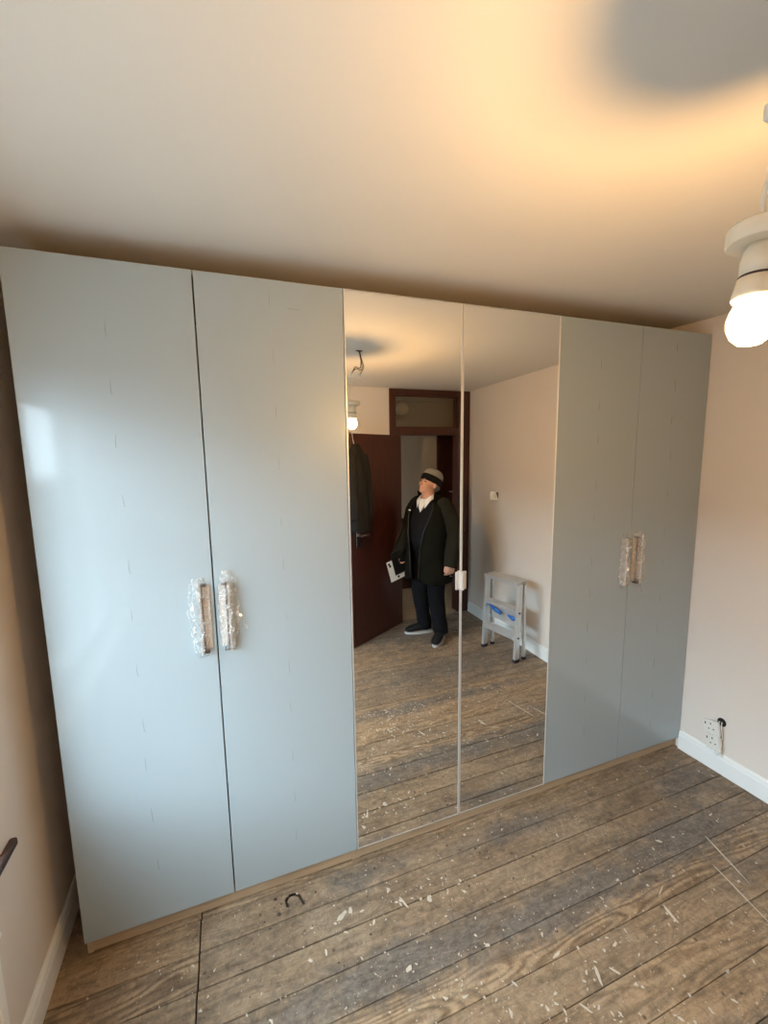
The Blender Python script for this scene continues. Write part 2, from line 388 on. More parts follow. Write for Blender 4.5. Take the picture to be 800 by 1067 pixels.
obj('wall_behind_wardrobe', bx(XL - 0.1, 3.12, YW, YW + 0.1, -0.1, 2.5), M_wall, kind='structure')
FX0, FX1, FZT = 2.135, xr(YB) - 0.004, 2.398          # door frame outer edges
OPX0, OPX1 = 2.20, 2.915                              # clear opening
def back_wall():
    bm = bmesh.new()
    box(bm, XL - 0.1, FX0 + 0.02, YB - WT, YB, -0.1, 2.5)
    box(bm, FX0 + 0.02, xr(YB) + 0.12, YB - WT, YB, FZT - 0.01, 2.5)
    return bm
obj('wall_back', back_wall(), M_wall, kind='structure')
obj('ceiling', slab([(XL - 0.1, YW + 0.1, zc(YW + 0.1)), (3.2, YW + 0.1, zc(YW + 0.1)), (3.2, YB - 0.05, zc(YB)), (XL - 0.1, YB - 0.05, zc(YB))], (0, 0, 0.15)), M_ceil, kind='structure')

def skirting(name, a, b, nrm, h=0.112, t=0.016):
    """moulded skirting board from a to b on the floor; nrm points into the room"""
    a, b, n = Vector((*a, 0)), Vector((*b, 0)), Vector((*nrm, 0)).normalized()
    prof = [(0, 0), (t, 0), (t, h - 0.028), (t - 0.003, h - 0.022), (t - 0.004, h - 0.010), (t - 0.010, h), (0, h)]
    bm = bmesh.new(); A = [bm.verts.new(a + n * d + Vector((0, 0, z))) for d, z in prof]; B = [bm.verts.new(b + n * d + Vector((0, 0, z))) for d, z in prof]
    m = len(prof)
    for i in range(m): bm.faces.new((A[i], A[(i + 1) % m], B[(i + 1) % m], B[i]))
    bm.faces.new(A[::-1]); bm.faces.new(B); bmesh.ops.recalc_face_normals(bm, faces=bm.faces)
    return obj(name, bm, M_skirt, kind='structure')
skirting('baseboard_right', (xr(0) - 0.0, -0.002), (xr(YB), YB + 0.03), (-1, -0.02))
skirting('baseboard_left', (XL, YW), (XL, YB), (1, 0))
skirting('baseboard_back', (XL + 0.02, YB), (FX0, YB), (0, 1))

# window in the left wall (behind the photographer's left shoulder)
win = empty('window_1', (XL - 0.17, (WIN_Y0 + WIN_Y1) / 2, WIN_Z0), kind='structure')
xo, xi = XL - 0.19, XL - 0.13
bm = bmesh.new(); fw = 0.055; YM = (WIN_Y0 + WIN_Y1) / 2; ZT = 1.62
for (a, b, c, d) in ((WIN_Y1, WIN_Y0, WIN_Z0, WIN_Z0 + fw), (WIN_Y1, WIN_Y0, WIN_Z1 - fw, WIN_Z1), (WIN_Y1, WIN_Y1 + fw, WIN_Z0 + fw, WIN_Z1 - fw),
                     (WIN_Y0 - fw, WIN_Y0, WIN_Z0 + fw, WIN_Z1 - fw), (YM - 0.28 - 0.03, YM - 0.28 + 0.03, WIN_Z0 + fw, WIN_Z1 - fw),
                     (YM + 0.28 - 0.03, YM + 0.28 + 0.03, WIN_Z0 + fw, WIN_Z1 - fw)):
    box(bm, xo, xi, a, b, c, d, bev=0.004)
obj('window_frame', bm, M_pvc, win)
ys = [WIN_Y1 + fw, YM - 0.31, YM - 0.25, YM + 0.25, YM + 0.31, WIN_Y0 - fw]
for a, b in ((ys[0], ys[1]), (ys[2], ys[3]), (ys[4], ys[5])):
    obj('transom_bar', bx(xo, xi, a, b, ZT - 0.03, ZT + 0.03, bev=0.004), M_pvc, win)
    for c, d in ((WIN_Z0 + fw, ZT - 0.03), (ZT + 0.03, WIN_Z1 - fw)):
        obj('pane', bx(xo + 0.025, xo + 0.031, a, b, c, d), M_glass, win)
sb = bmesh.new(); box(sb, XL, XL + 0.020, WIN_Y1 - 0.07, -0.148, 0.634, 0.6585, bev=0.006, seg=3); box(sb, XL - 0.13, XL + 0.001, WIN_Y1 + 0.001, WIN_Y0 - 0.001, 0.645, 0.6585)
obj('window_sill', sb, M_board_sill, win)
# ground outside
obj('ground_outside', bx(-150, -0.5, -150, 150, -2.9, -2.7), M_road, kind='structure')
ho = empty('added_shading_house', (-13, -1, -2.7), kind='structure')  # unseen house, added to block the low sky from the window
obj('facade', bx(-17, -11, -14, 12, -2.7, 3.0), M_brickhouse, ho)
bm = bmesh.new()
A = [bm.verts.new(Vector(v)) for v in ((-10.7, -14.3, 2.95), (-17.3, -14.3, 2.95), (-14, -14.3, 4.3))]; B = [bm.verts.new(Vector(v)) for v in ((-10.7, 12.3, 2.95), (-17.3, 12.3, 2.95), (-14, 12.3, 4.3))]
bm.faces.new(A); bm.faces.new(B[::-1])
for i in range(3): bm.faces.new((A[i], A[(i + 1) % 3], B[(i + 1) % 3], B[i]))
bmesh.ops.recalc_face_normals(bm, faces=bm.faces); obj('roof', bm, M_board_sill, ho)
for yy in range(-12, 12, 3):
    for zz in (-1.7, 1.0):
        w_ = obj('window', bx(-11.0, -10.95, yy - 0.6, yy + 0.6, zz, zz + 1.3), M_pvc, ho)
        obj('pane', bx(-10.96, -10.94, yy - 0.5, yy + 0.5, zz + 0.1, zz + 1.2), M_black, w_)

# doorway: dark mahogany frame with a glazed transom, set in the corner
d1 = empty('door_1', ((FX0 + FX1) / 2, YB, 0), kind='structure')
yf0, yf1 = YB - WT - 0.012, YB + 0.018
obj('jamb', bx(FX0, OPX0, yf0, yf1, 0, FZT, bev=0.004), M_mahog, d1)
obj('jamb', bx(OPX1, FX1, yf0, yf1, 0, FZT, bev=0.004), M_mahog, d1)
obj('frame_head', bx(OPX0, OPX1, yf0, yf1, FZT - 0.055, FZT, bev=0.004), M_mahog, d1)
obj('transom_bar', bx(OPX0, OPX1, yf0, yf1, 1.945, 2.02, bev=0.004), M_mahog, d1)
gl = bmesh.new(); box(gl, OPX0, OPX1, YB - 0.05, YB - 0.046, 2.02, FZT - 0.055)
obj('transom_pane', gl, M_frost, d1)
bm = bmesh.new()
for (a, b, c, d) in ((OPX0, OPX1, 2.02, 2.032), (OPX0, OPX1, FZT - 0.067, FZT - 0.055), (OPX0, OPX0 + 0.012, 2.032, FZT - 0.067), (OPX1 - 0.012, OPX1, 2.032, FZT - 0.067)):
    box(bm, a, b, YB - 0.046, YB - 0.03, c, d)
obj('glazing_bead', bm, M_mahog, d1)
# door leaf, swung far open into the room
hinge = Vector((OPX0 + 0.012, YB + 0.03, 0)); ang = math.radians(148.5)      # direction of the leaf in plan
LM = Matrix.Translation(hinge) @ Matrix.Rotation(ang, 4, 'Z')
leaf = obj('door_leaf', bx(0.0, 0.76, 0, -0.04, 0.006, 1.94, bev=0.002, M=LM), M_mahog, d1)
for s, yy in ((1, 0.0), (-1, -0.04)):
    bm = bmesh.new(); box(bm, 0.66, 0.70, yy, yy + s * 0.006, 0.93, 1.10, bev=0.001, M=LM)
    tube(bm, [LM @ Vector((0.68, yy, 1.04)), LM @ Vector((0.68, yy + s * 0.045, 1.04))], 0.008, n=10)
    tube(bm, [LM @ Vector((0.685, yy + s * 0.045, 1.04)), LM @ Vector((0.57, yy + s * 0.045, 1.035))], [0.008, 0.006], n=10)
    obj('door_handle', bm, M_chrome, leaf)
for z in (0.22, 0.97, 1.74):
    bm = bmesh.new(); tube(bm, [hinge + Vector((-0.006, 0.006, z)), hinge + Vector((-0.006, 0.006, z + 0.09))], 0.006, n=8)
    obj('hinge', bm, M_chrome, leaf)

# hall seen through the doorway
obj('floor_hall', bx(HX0, HX1, HY, YB, -0.1, -0.002), M_hallfloor, kind='structure')
obj('wall_hall_far', bx(HX0, HX1, HY - 0.1, HY, -0.1, 2.5), M_hallwall, kind='structure')
obj('wall_hall_end', bx(HX1, HX1 + 0.1, HY - 0.1, YB, -0.1, 2.5), M_hallwall, kind='structure')
bm = bmesh.new()
for (a, b, c, d) in ((HY - 0.1, YB - WT, -0.1, 1.3), (HY - 0.1, YB - WT, 2.1, 2.5), (HY - 0.1, HY + 0.25, 1.3, 2.1), (YB - WT - 0.25, YB - WT, 1.3, 2.1)): box(bm, HX0 - 0.1, HX0, a, b, c, d)
obj('wall_hall_start', bm, M_hallwall, kind='structure')
obj('added_hall_window', bx(HX0 - 0.06, HX0 - 0.054, HY + 0.25, YB - WT - 0.25, 1.3, 2.1), M_glass, kind='structure')  # unseen window and wall opening, added to let daylight brighten the hall
obj('wall_hall_near', bx(xr(YB) + 0.12, HX1, YB - WT, YB, -0.1, 2.5), M_hallwall, kind='structure')
obj('ceiling_hall', bx(HX0, HX1, HY, YB - WT, 2.42, 2.5), M_ceil, kind='structure')
tr = bx(HX0, 3.17, HY, HY + 0.02, 0.0, 0.94, bev=0.004)
obj('trim_1', tr, M_mahog, kind='structure')            # dark dado boarding on the far hall wall
d2 = empty('door_2', (3.62, HY, 0), kind='structure')
bm = bmesh.new()
box(bm, 3.18, 3.25, HY, HY + 0.03, 0, 2.06, bev=0.003); box(bm, 3.99, 4.06, HY, HY + 0.03, 0, 2.06, bev=0.003); box(bm, 3.25, 3.99, HY, HY + 0.03, 1.99, 2.06, bev=0.003)
obj('door_frame', bm, M_mahog, d2)
l2 = obj('door_leaf', bx(3.25, 3.99, HY + 0.001, HY + 0.02, 0.005, 1.99, bev=0.001), M_mahog, d2)
bm = bmesh.new(); tube(bm, [(3.34, HY + 0.02, 1.26), (3.34, HY + 0.065, 1.26)], 0.009); tube(bm, [(3.33, HY + 0.065, 1.26), (3.44, HY + 0.065, 1.25)], 0.009)
obj('door_handle', bm, M_chrome, l2)

# ------------------------------------------------------------------ wardrobes
ZD0, ZD1, ZTOP = 0.066, 2.350, 2.358
film_rng = random.Random(11)
def film(door, xc, yo, z0, z1, wx, seed, extra=None):
    """loose crumpled clear film wrapped over a handle: an arch over the grip, pinched onto the door"""
    r = random.Random(seed); bm = bmesh.new(); nu, nv = 12, 22; g = []
    for j in range(nv + 1):
        v = j / nv; z = z0 - 0.022 + (z1 - z0 + 0.044) * v; row = []
        endf = min(1.0, min(v, 1 - v) * 9)
        for i in range(nu + 1):
            u = i / nu * 2 - 1
            w = wx * (0.75 + 0.35 * noise.noise(Vector((seed, v * 4, 1.3)))) * (0.55 + 0.45 * endf)
            h = (0.006 + 0.036 * endf) * max(0.0, 1 - abs(u) ** 2.6)
            q = Vector((xc + u * w + yo, -0.0015 - h, z + 0.010 * u * noise.noise(Vector((seed + 5, v * 3, u)))))
            nz = noise.noise_vector(Vector((q.x * 55 + seed, q.y * 55, q.z * 42)))
            q += nz * (0.011 * endf); q.y = min(q.y, -0.0012); row.append(bm.verts.new(q))
        g.append(row)
    for j in range(nv):
        for i in range(nu): bm.faces.new((g[j][i], g[j][i + 1], g[j + 1][i + 1], g[j + 1][i]))
    if extra:       # a twisted loose tail
        a, b, w = extra; a, b = Vector(a), Vector(b); pr = None
        for i in range(9):
            t = i / 8; c = a.lerp(b, t) + noise.noise_vector(Vector((seed, t * 5, 2))) * 0.008; c.y = min(c.y, -0.006)
            s = Vector((math.cos(t * 5 + seed), -0.4 * math.sin(t * 5 + seed), 0.3)) * w * (0.5 + 0.6 * noise.noise(Vector((t * 6, seed, 0))))
            cur = [bm.verts.new(c - s), bm.verts.new(c), bm.verts.new(c + s)]
            for q in cur: q.co.y = min(q.co.y, -0.002)
            if pr:
                for m_ in range(2): bm.faces.new((pr[m_], pr[m_ + 1], cur[m_ + 1], cur[m_]))
            pr = cur
    obj('plastic_film', bm, M_film, door, label='crumpled clear protective film', smooth=False)
def handle(door, xl, sg, z0, z1):
    """profile pull: a standing lip at xl and a flat flange running towards the gap (direction sg)"""
    bm = bmesh.new(); box(bm, xl - 0.004, xl + 0.004, -0.033, -0.0005, z0, z1, bev=0.0015)
    h = obj('handle', bm, M_handle, door, label='satin nickel profile handle')
    obj('handle_flange', bx(xl + sg * 0.0045, xl + sg * 0.032, -0.007, -0.0006, z0 + 0.010, z1 - 0.006, bev=0.001), M_handle_web, h)
    obj('groove_shade_strip', bx(xl + sg * 0.0045, xl + sg * 0.0100, -0.0085, -0.007, z0 + 0.008, z1 - 0.005), M_handle_dk, h)  # raised dark strip stands in for the shade of a groove
    for z in (z0, z1 - 0.004):
        obj('end_cap', bx(xl + sg * 0.004, xl + sg * 0.022, -0.030, -0.0005, z, z + 0.004, bev=0.001), M_handle_dk, h)
def door_panel(unit, x0, x1, kind, seed=0):
    if kind == 'panel':
        d = obj('door', bx(x0, x1, 0.0, 0.018, ZD0, ZD1, bev=0.0012, seg=2), M_door, unit)
        r = random.Random(seed); xm = (x0 + x1) / 2 - 0.006
        n = 12
        for i in range(n):                        # short slit-like creases down the middle of the protective film
            zt = 2.30 - i * 0.187 + r.uniform(-0.02, 0.02) - (0.11 if seed % 2 else 0.0)
            if zt < 0.16: break
            ln = r.uniform(0.035, 0.055); xx = xm + r.uniform(-0.004, 0.004); bm = bmesh.new(); sl = r.uniform(-0.003, 0.003)
            tube(bm, [(xx, -0.0002, zt), (xx + sl, -0.0003, zt - ln * 0.6), (xx + sl + 0.001, -0.0002, zt - ln)], [0.0005, 0.0010, 0.0007], n=5)
            if r.random() < 0.35: tube(bm, [(xx + sl, -0.0003, zt - ln * 0.95), (xx + sl + 0.007, -0.0003, zt - ln)], 0.0007, n=5)
            obj('film_crease', bm, M_crease, d)
        if seed == 2:
            bm = bmesh.new(); tube(bm, [(0.798, -0.0003, 2.262), (0.842, -0.0003, 2.260)], 0.0009, n=5); obj('film_crease', bm, M_crease, d)
        return d
    d = obj('door', bx(x0 + 0.001, x1 - 0.001, 0.006, 0.020, ZD0, ZD1, bev=0.001), M_white_pl, unit, label='mirrored wardrobe door')
    obj('mirror', bx(x0 + 0.004, x1 - 0.004, 0.0005, 0.006, ZD0 + 0.004, ZD1 - 0.004), M_mirror, d, label='tall clear mirror')
    bm = bmesh.new(); t = 0.0045
    for (a, b, c, e) in ((x0, x0 + t, ZD0, ZD1), (x1 - t, x1, ZD0, ZD1), (x0 + t, x1 - t, ZD0, ZD0 + t * 0.6), (x0 + t, x1 - t, ZD1 - t * 0.6, ZD1)):
        box(bm, a, b, -0.0015, 0.007, c, e, bev=0.0006)
    obj('edge_trim', bm, M_alu, d, label='thin bright aluminium edging')
    return d
def wardrobe(x0, kind, label):
    x1 = x0 + 1.0
    u = empty('wardrobe', (x0 + 0.5, 0.3, 0), label, 'wardrobe', 'fitted wardrobe units in one run')
    y0, y1 = 0.0205, 0.60; t = 0.018
    obj('side_panel', bx(x0 + 0.0005, x0 + t, y0, y1, 0.001, ZTOP, bev=0.0006), M_oak, u)
    obj('side_panel', bx(x1 - t, x1 - 0.0005, y0, y1, 0.001, ZTOP, bev=0.0006), M_oak, u)
    obj('top_panel', bx(x0 + t, x1 - t, y0, y1 - 0.01, ZTOP - t, ZTOP), M_oak, u)
    obj('bottom_panel', bx(x0 + t, x1 - t, y0, y1 - 0.01, 0.066, 0.066 + t), M_oak, u)
    obj('back_panel', bx(x0 + t, x1 - t, y1 - 0.01, y1, 0.0, ZTOP), M_oak, u)
    obj('plinth', bx(x0 + t, x1 - t, y0 + 0.001, y0 + 0.02, 0.005, 0.066), M_oak, u, label='low oak effect plinth')
    return u
u1 = wardrobe(0.0, 'panel', 'blue grey two door wardrobe unit beside the narrow dark gap at the wall')
u2 = wardrobe(1.0, 'mirror', 'wardrobe unit with two tall mirrored doors between the blue grey units')
u3 = wardrobe(2.0, 'panel', 'blue grey two door wardrobe unit next to the broken wall socket')
G = 0.0022
da = door_panel(u1, 0.0, 0.5 - G, 'panel', 1); db = door_panel(u1, 0.5 + G, 1.0 - 0.0012, 'panel', 2)
dc = door_panel(u2, 1.0 + 0.0012, 1.5 - 0.0012, 'mirror'); dd = door_panel(u2, 1.5 + 0.0012, 2.0 - 0.0012, 'mirror')
de = door_panel(u3, 2.0 + 0.0012, 2.5 - 0.0014, 'panel', 3); df = door_panel(u3, 2.5 + 0.0014, 3.0 - 0.003, 'panel', 4)
for d, xl, sg in ((da, 0.453, 1), (db, 0.547, -1), (de, 2.444, 1), (df, 2.547, -1)): handle(d, xl, sg, 1.070, 1.315)
film(da, 0.455, -0.004, 1.07, 1.315, 0.040, 21, ((0.430, -0.01, 1.27), (0.428, -0.01, 1.10), 0.012))
film(db, 0.543, 0.002, 1.075, 1.335, 0.042, 33, ((0.572, -0.02, 1.21), (0.60, -0.012, 1.13), 0.018))
film(de, 2.452, 0.0, 1.07, 1.315, 0.034, 45, ((2.44, -0.03, 1.16), (2.45, -0.02, 1.06), 0.010))
film(df, 2.543, 0.004, 1.085, 1.325, 0.036, 57, ((2.55, -0.03, 1.10), (2.60, -0.012, 0.99), 0.012))
for d, a, b in ((dc, 1.474, 1.4985), (dd, 1.5015, 1.526)):
    bm = bmesh.new(); box(bm, a, b, -0.004, -0.0005, 1.163, 1.243, bev=0.001)
    xe = b if d is dc else a; s = -1 if d is dc else 1
    box(bm, xe, xe + s * 0.004, -0.020, -0.003, 1.163, 1.243, bev=0.001)
    obj('handle', bm, M_alu, d, label='small folded metal pull')

# ------------------------------------------------------------------ pendant lamp
BX, BY, BZ = 1.363, -1.122, 1.935
lamp = empty('pendant_lamp', (1.40, -1.15, zc(-1.15)), 'bare lit bulb in a white batten holder hanging from loose ceiling wires', 'lamp')
bm = bmesh.new(); tube(bm, [(1.405, -1.155, zc(-1.155) - 0.003), (1.445, -1.155, zc(-1.155) - 0.003)], 0.005, n=8)
obj('ceiling_fixing', bm, M_handle_dk, lamp)
zc0 = zc(-1.15)
wires = [[(1.425, -1.155, zc0), (1.43, -1.15, zc0 - 0.04), (1.442, -1.15, zc0 - 0.095), (1.432, -1.145, zc0 - 0.125), (1.40, -1.14, zc0 - 0.118), (1.375, -1.135, zc0 - 0.135), (1.362, -1.13, zc0 - 0.155)],
         [(1.43, -1.16, zc0), (1.44, -1.155, zc0 - 0.05), (1.452, -1.15, zc0 - 0.10), (1.44, -1.15, zc0 - 0.13), (1.425, -1.145, zc0 - 0.15)],
         [(1.42, -1.15, zc0), (1.432, -1.145, zc0 - 0.06), (1.425, -1.14, zc0 - 0.112), (1.39, -1.13, zc0 - 0.11), (1.37, -1.125, zc0 - 0.14), (1.357, -1.122, zc0 - 0.16)]]
for i, w in enumerate(wires):
    bm = bmesh.new(); tube(bm, catmull(w, 6), 0.0028, n=7); obj('wire', bm, M_black if i != 2 else M_board_sill, lamp, smooth=True)
for c in ((1.358, -1.127, zc0 - 0.178), (1.420, -1.143, zc0 - 0.172)):
    bm = bmesh.new(); box(bm, c[0] - 0.009, c[0] + 0.009, c[1] - 0.013, c[1] + 0.013, c[2], c[2] + 0.024, bev=0.004, seg=2)
    for q in (-0.006, 0.006): tube(bm, [(c[0], c[1] + q, c[2] + 0.02), (c[0], c[1] + q, c[2] + 0.028)], 0.004, n=8)
    obj('terminal_block', bm, M_white_pl, lamp)
zp = 2.075
bm = bmesh.new(); tube(bm, catmull([(1.358, -1.127, zc0 - 0.175), (1.360, -1.126, zc0 - 0.25), (1.352, -1.125, zp + 0.06), (BX, BY, zp + 0.02)], 6), 0.0035, n=8)
obj('flex_cable', bm, M_white_pl, lamp, smooth=True)
tiltM = Matrix.Translation((BX, BY, zp)) @ Matrix.Rotation(math.radians(3), 4, 'Y') @ Matrix.Translation((-BX, -BY, -zp))
def lat(name, prof, m, **k):
    bm = bmesh.new(); lathe(bm, (BX, BY, 0), prof, 40)
    for v in bm.verts: v.co = tiltM @ v.co
    o = obj(name, bm, m, lamp, **k)
    for p in o.data.polygons: p.use_smooth = abs(p.normal.z) < 0.95
    return o
lat('batten_plate', [(0.044, zp - 0.004), (0.0465, zp - 0.002), (0.047, zp + 0.019), (0.045, zp + 0.023), (0.002, zp + 0.023)], M_cream)
lat('lampholder', [(0.024, zp - 0.052), (0.0245, zp - 0.03), (0.021, zp - 0.012), (0.0165, zp - 0.004)], M_cream)
lat('holder_seam', [(0.0242, zp - 0.0545), (0.0252, zp - 0.0535), (0.0252, zp - 0.052), (0.0242, zp - 0.051)], M_board_sill)
lat('holder_skirt', [(0.030, zp - 0.087), (0.0305, zp - 0.081), (0.0255, zp - 0.055), (0.024, zp - 0.0545)], M_cream)
zb = zp - 0.087
lat('bulb', [(0.002, zb - 0.072), (0.016, zb - 0.0685), (0.026, zb - 0.059), (0.0325, zb - 0.044), (0.0335, zb - 0.033), (0.030, zb - 0.018), (0.025, zb - 0.006), (0.0235, zb - 0.001)], M_bulb, label='glowing warm light bulb')
bm = bmesh.new(); ell(bm, (BX, BY, zb - 0.050), (0.012, 0.012, 0.012), u=12, v=8); obj('filament', bm, M_filament, lamp, smooth=True)

# ------------------------------------------------------------------ right wall: broken socket and loose switch
sk = empty('wall_socket', (3.0, -0.20, 0.22), 'broken white double socket hanging off the wall above the skirting board', 'socket')
xw = xr(-0.2)
bm = bmesh.new(); lathe(bm, (0, 0, 0), [(0.022, 0), (0.022, 0.002)], 20)
for v in bm.verts: v.co = Vector((xw - v.co.z - 0.0005, -0.211 + v.co.x, 0.288 + v.co.y * 1.05))
obj('back_box_hole', bm, M_dark, sk)
SM = Matrix.Translation((xw - 0.030, -0.188, 0.208)) @ Matrix.Rotation(math.radians(-18), 4, 'X') @ Matrix.Rotation(math.radians(-12), 4, 'Z') @ Matrix.Rotation(math.radians(8), 4, 'Y') @ Matrix.Diagonal((1, 1.3, 1.12, 1))
def plate(y0, y1, z0, z1, jag):
    bm = bmesh.new(); r = random.Random(jag); n = 10
    pts = []
    for i in range(n + 1): pts.append((y0 + (y1 - y0) * i / n, z0 + r.uniform(-0.004, 0.004)))
    for i in range(n + 1): pts.append((y1 - (y1 - y0) * i / n, z1 + r.uniform(-0.003, 0.003)))
    a = [bm.verts.new(SM @ Vector((-0.004, p[0], p[1]))) for p in pts]; b = [bm.verts.new(SM @ Vector((0.006, p[0], p[1]))) for p in pts]
    bm.faces.new(a); bm.faces.new(b[::-1])
    for i in range(len(pts)): bm.faces.new((a[i], b[i], b[(i + 1) % len(pts)], a[(i + 1) % len(pts)]))
    bmesh.ops.recalc_face_normals(bm, faces=bm.faces); return bm
f1 = obj('face_plate', plate(-0.036, 0.036, 0.006, 0.066, 4), M_white_pl, sk)
f2 = obj('face_plate', plate(-0.030, 0.034, -0.068, 0.001, 9), M_white_pl, sk)
for fp, zq in ((f1, 0.036), (f2, -0.03)):
    for (yy, zz, w, h) in ((0.0, 0.014, 0.004, 0.008), (-0.011, -0.010, 0.007, 0.004), (0.011, -0.010, 0.007, 0.004), (0.026, 0.012, 0.005, 0.010)):
        obj('pin_hole', bx(-0.0052, -0.0036, yy - w / 2, yy + w / 2, zq + zz - h / 2, zq + zz + h / 2, M=SM), M_dark, fp)
bm = bmesh.new(); box(bm, 0.004, 0.022, -0.026, 0.026, -0.05, 0.05, bev=0.004, M=SM); obj('rear_housing', bm, M_white_pl, sk)
for q, m in ((0.0, M_white_pl), (0.012, M_white_pl), (0.006, M_board_sill)):
    bm = bmesh.new(); tube(bm, catmull([(xw - 0.001, -0.212 + q, 0.288), (xw - 0.02, -0.222 + q * 1.4, 0.265), (xw - 0.022, -0.232 + q, 0.215), (xw - 0.012, -0.215 + q, 0.19)], 6), 0.0026, n=7)
    obj('wire', bm, m, sk, smooth=True)
bm = bmesh.new(); tube(bm, catmull([SM @ Vector((0.002, 0, -0.066)), SM @ Vector((-0.004, -0.012, -0.085)), (xw - 0.024, -0.232, 0.125), (xw - 0.022, -0.238, 0.105)], 6), 0.0032, n=7)
obj('wire', bm, M_white_pl, sk, smooth=True)

sw = empty('light_switch', (xr(-1.95), -1.93, 1.34), 'white light switch pulled loose from the bare wall above the stepladder', 'switch')
TM = Matrix.Translation((xr(-1.93) - 0.022, -1.925, 1.34)) @ Matrix.Rotation(math.radians(14), 4, 'Y') @ Matrix.Rotation(math.radians(20), 4, 'X') @ Matrix.Rotation(math.radians(-58), 4, 'Z')
fp = obj('face_plate', bx(-0.005, 0.004, -0.043, 0.043, -0.043, 0.043, bev=0.003, seg=2, M=TM), M_white_pl, sw)
obj('rocker', bx(-0.010, -0.004, -0.008, 0.008, -0.014, 0.014, bev=0.002, M=TM), M_white_pl, fp)
obj('rear_housing', bx(0.004, 0.018, -0.030, 0.030, -0.022, 0.022, bev=0.002, M=TM), M_black, sw)
obj('back_box', bx(xr(-1.93) - 0.006, xr(-1.93) - 0.001, -1.93 - 0.037, -1.93 + 0.037, 1.305, 1.375, bev=0.001), M_handle_dk, sw)

# ------------------------------------------------------------------ radiator under the window
rad = empty('radiator', (XL + 0.06, -1.15, 0.12), 'white panel radiator on the wall below the dark window sill', 'radiator')
bm = bmesh.new(); x0r, x1r = XL + 0.022, XL + 0.052; yr0, yr1 = -0.36, -1.62
box(bm, x0r, x1r - 0.008, yr1, yr0, 0.14, 0.56, bev=0.004)
n = 40
for i in range(n):
    a = yr0 - 0.025 - i * (yr0 - yr1 - 0.05) / n; w = (yr0 - yr1 - 0.05) / n
    box(bm, x1r - 0.009, x1r, a - w * 0.72, a - w * 0.12, 0.17, 0.53, bev=0.003)
obj('panel', bm, M_rad, rad)
obj('top_grille', bx(x0r - 0.004, x1r + 0.001, yr1, yr0, 0.56, 0.567), M_rad, rad)
for yy in (-0.5, -1.45): obj('bracket', bx(XL + 0.001, x0r, yy - 0.02, yy + 0.02, 0.18, 0.52), M_rad, rad)
bm = bmesh.new(); tube(bm, catmull([(x0r + 0.02, yr1 - 0.001, 0.17), (x0r + 0.02, yr1 - 0.04, 0.17), (x0r + 0.02, yr1 - 0.05, 0.15), (x0r + 0.02, yr1 - 0.05, 0.0)], 5), 0.0075, n=10)
obj('pipe', bm, M_rad, rad, smooth=True)

# ------------------------------------------------------------------ stepladder by the right wall
lad = empty('stepladder', (2.78, -1.42, 0), 'small folded aluminium stepladder standing against the wall with blue fittings', 'stepladder')
fa, fb = Vector((2.70, -1.60, 0)), Vector((2.775, -1.215, 0))      # front feet
side = (fb - fa).normalized(); into = Vector((-side.y, side.x, 0)); 
if into.x < 0: into = -into
H = 0.69; lean = 0.03
def LP(s, d, z): return fa + side * s + into * d + Vector((0, 0, z))
wid = (fb - fa).length
def beam(name, p, q, wa, wb, m, parent=lad):
    """rectangular section bar from p to q, wa across (side), wb deep (into)"""
    bm = bmesh.new(); p, q = Vector(p), Vector(q); vs = []
    for e in (p, q):
        vs.append([bm.verts.new(e + side * (wa / 2 * i) + into * (wb / 2 * j)) for i, j in ((-1, -1), (1, -1), (1, 1), (-1, 1))])
    for i in range(4): bm.faces.new((vs[0][i], vs[0][(i + 1) % 4], vs[1][(i + 1) % 4], vs[1][i]))
    bm.faces.new(vs[0][::-1]); bm.faces.new(vs[1]); bmesh.ops.recalc_face_normals(bm, faces=bm.faces)
    bmesh.ops.bevel(bm, geom=list(bm.edges), offset=0.0015, segments=1, affect='EDGES')
    return obj(name, bm, m, parent)
tw = 0.004
for s, ts in ((0.012, 0.012 + tw), (wid - 0.012, wid - 0.012 - tw)):
    st = beam('stile', LP(s, 0, 0.012), LP(ts, lean, H - 0.02), 0.024, 0.05, M_alu_worn)
    beam('foot', LP(s, 0, 0.0), LP(s, 0.0015, 0.028), 0.029, 0.056, M_rubber, st)
    rl = beam('rear_leg', LP(s + (0.004 if s < 0.2 else -0.004), 0.10, 0.012), LP(ts, lean + 0.055, H - 0.03), 0.02, 0.026, M_alu_worn)
    beam('foot', LP(s + (0.004 if s < 0.2 else -0.004), 0.10, 0.0), LP(s + (0.004 if s < 0.2 else -0.004), 0.10, 0.025), 0.026, 0.032, M_rubber, rl)
    for z in (0.205, 0.42):
        bm = bmesh.new(); c = LP(s, lean * z / H + 0.0, z + 0.008); e = side * (0.016 if s > 0.2 else -0.016)
        tube(bm, [c, c + e], 0.008, n=10); obj('rivet', bm, M_rubber, st)
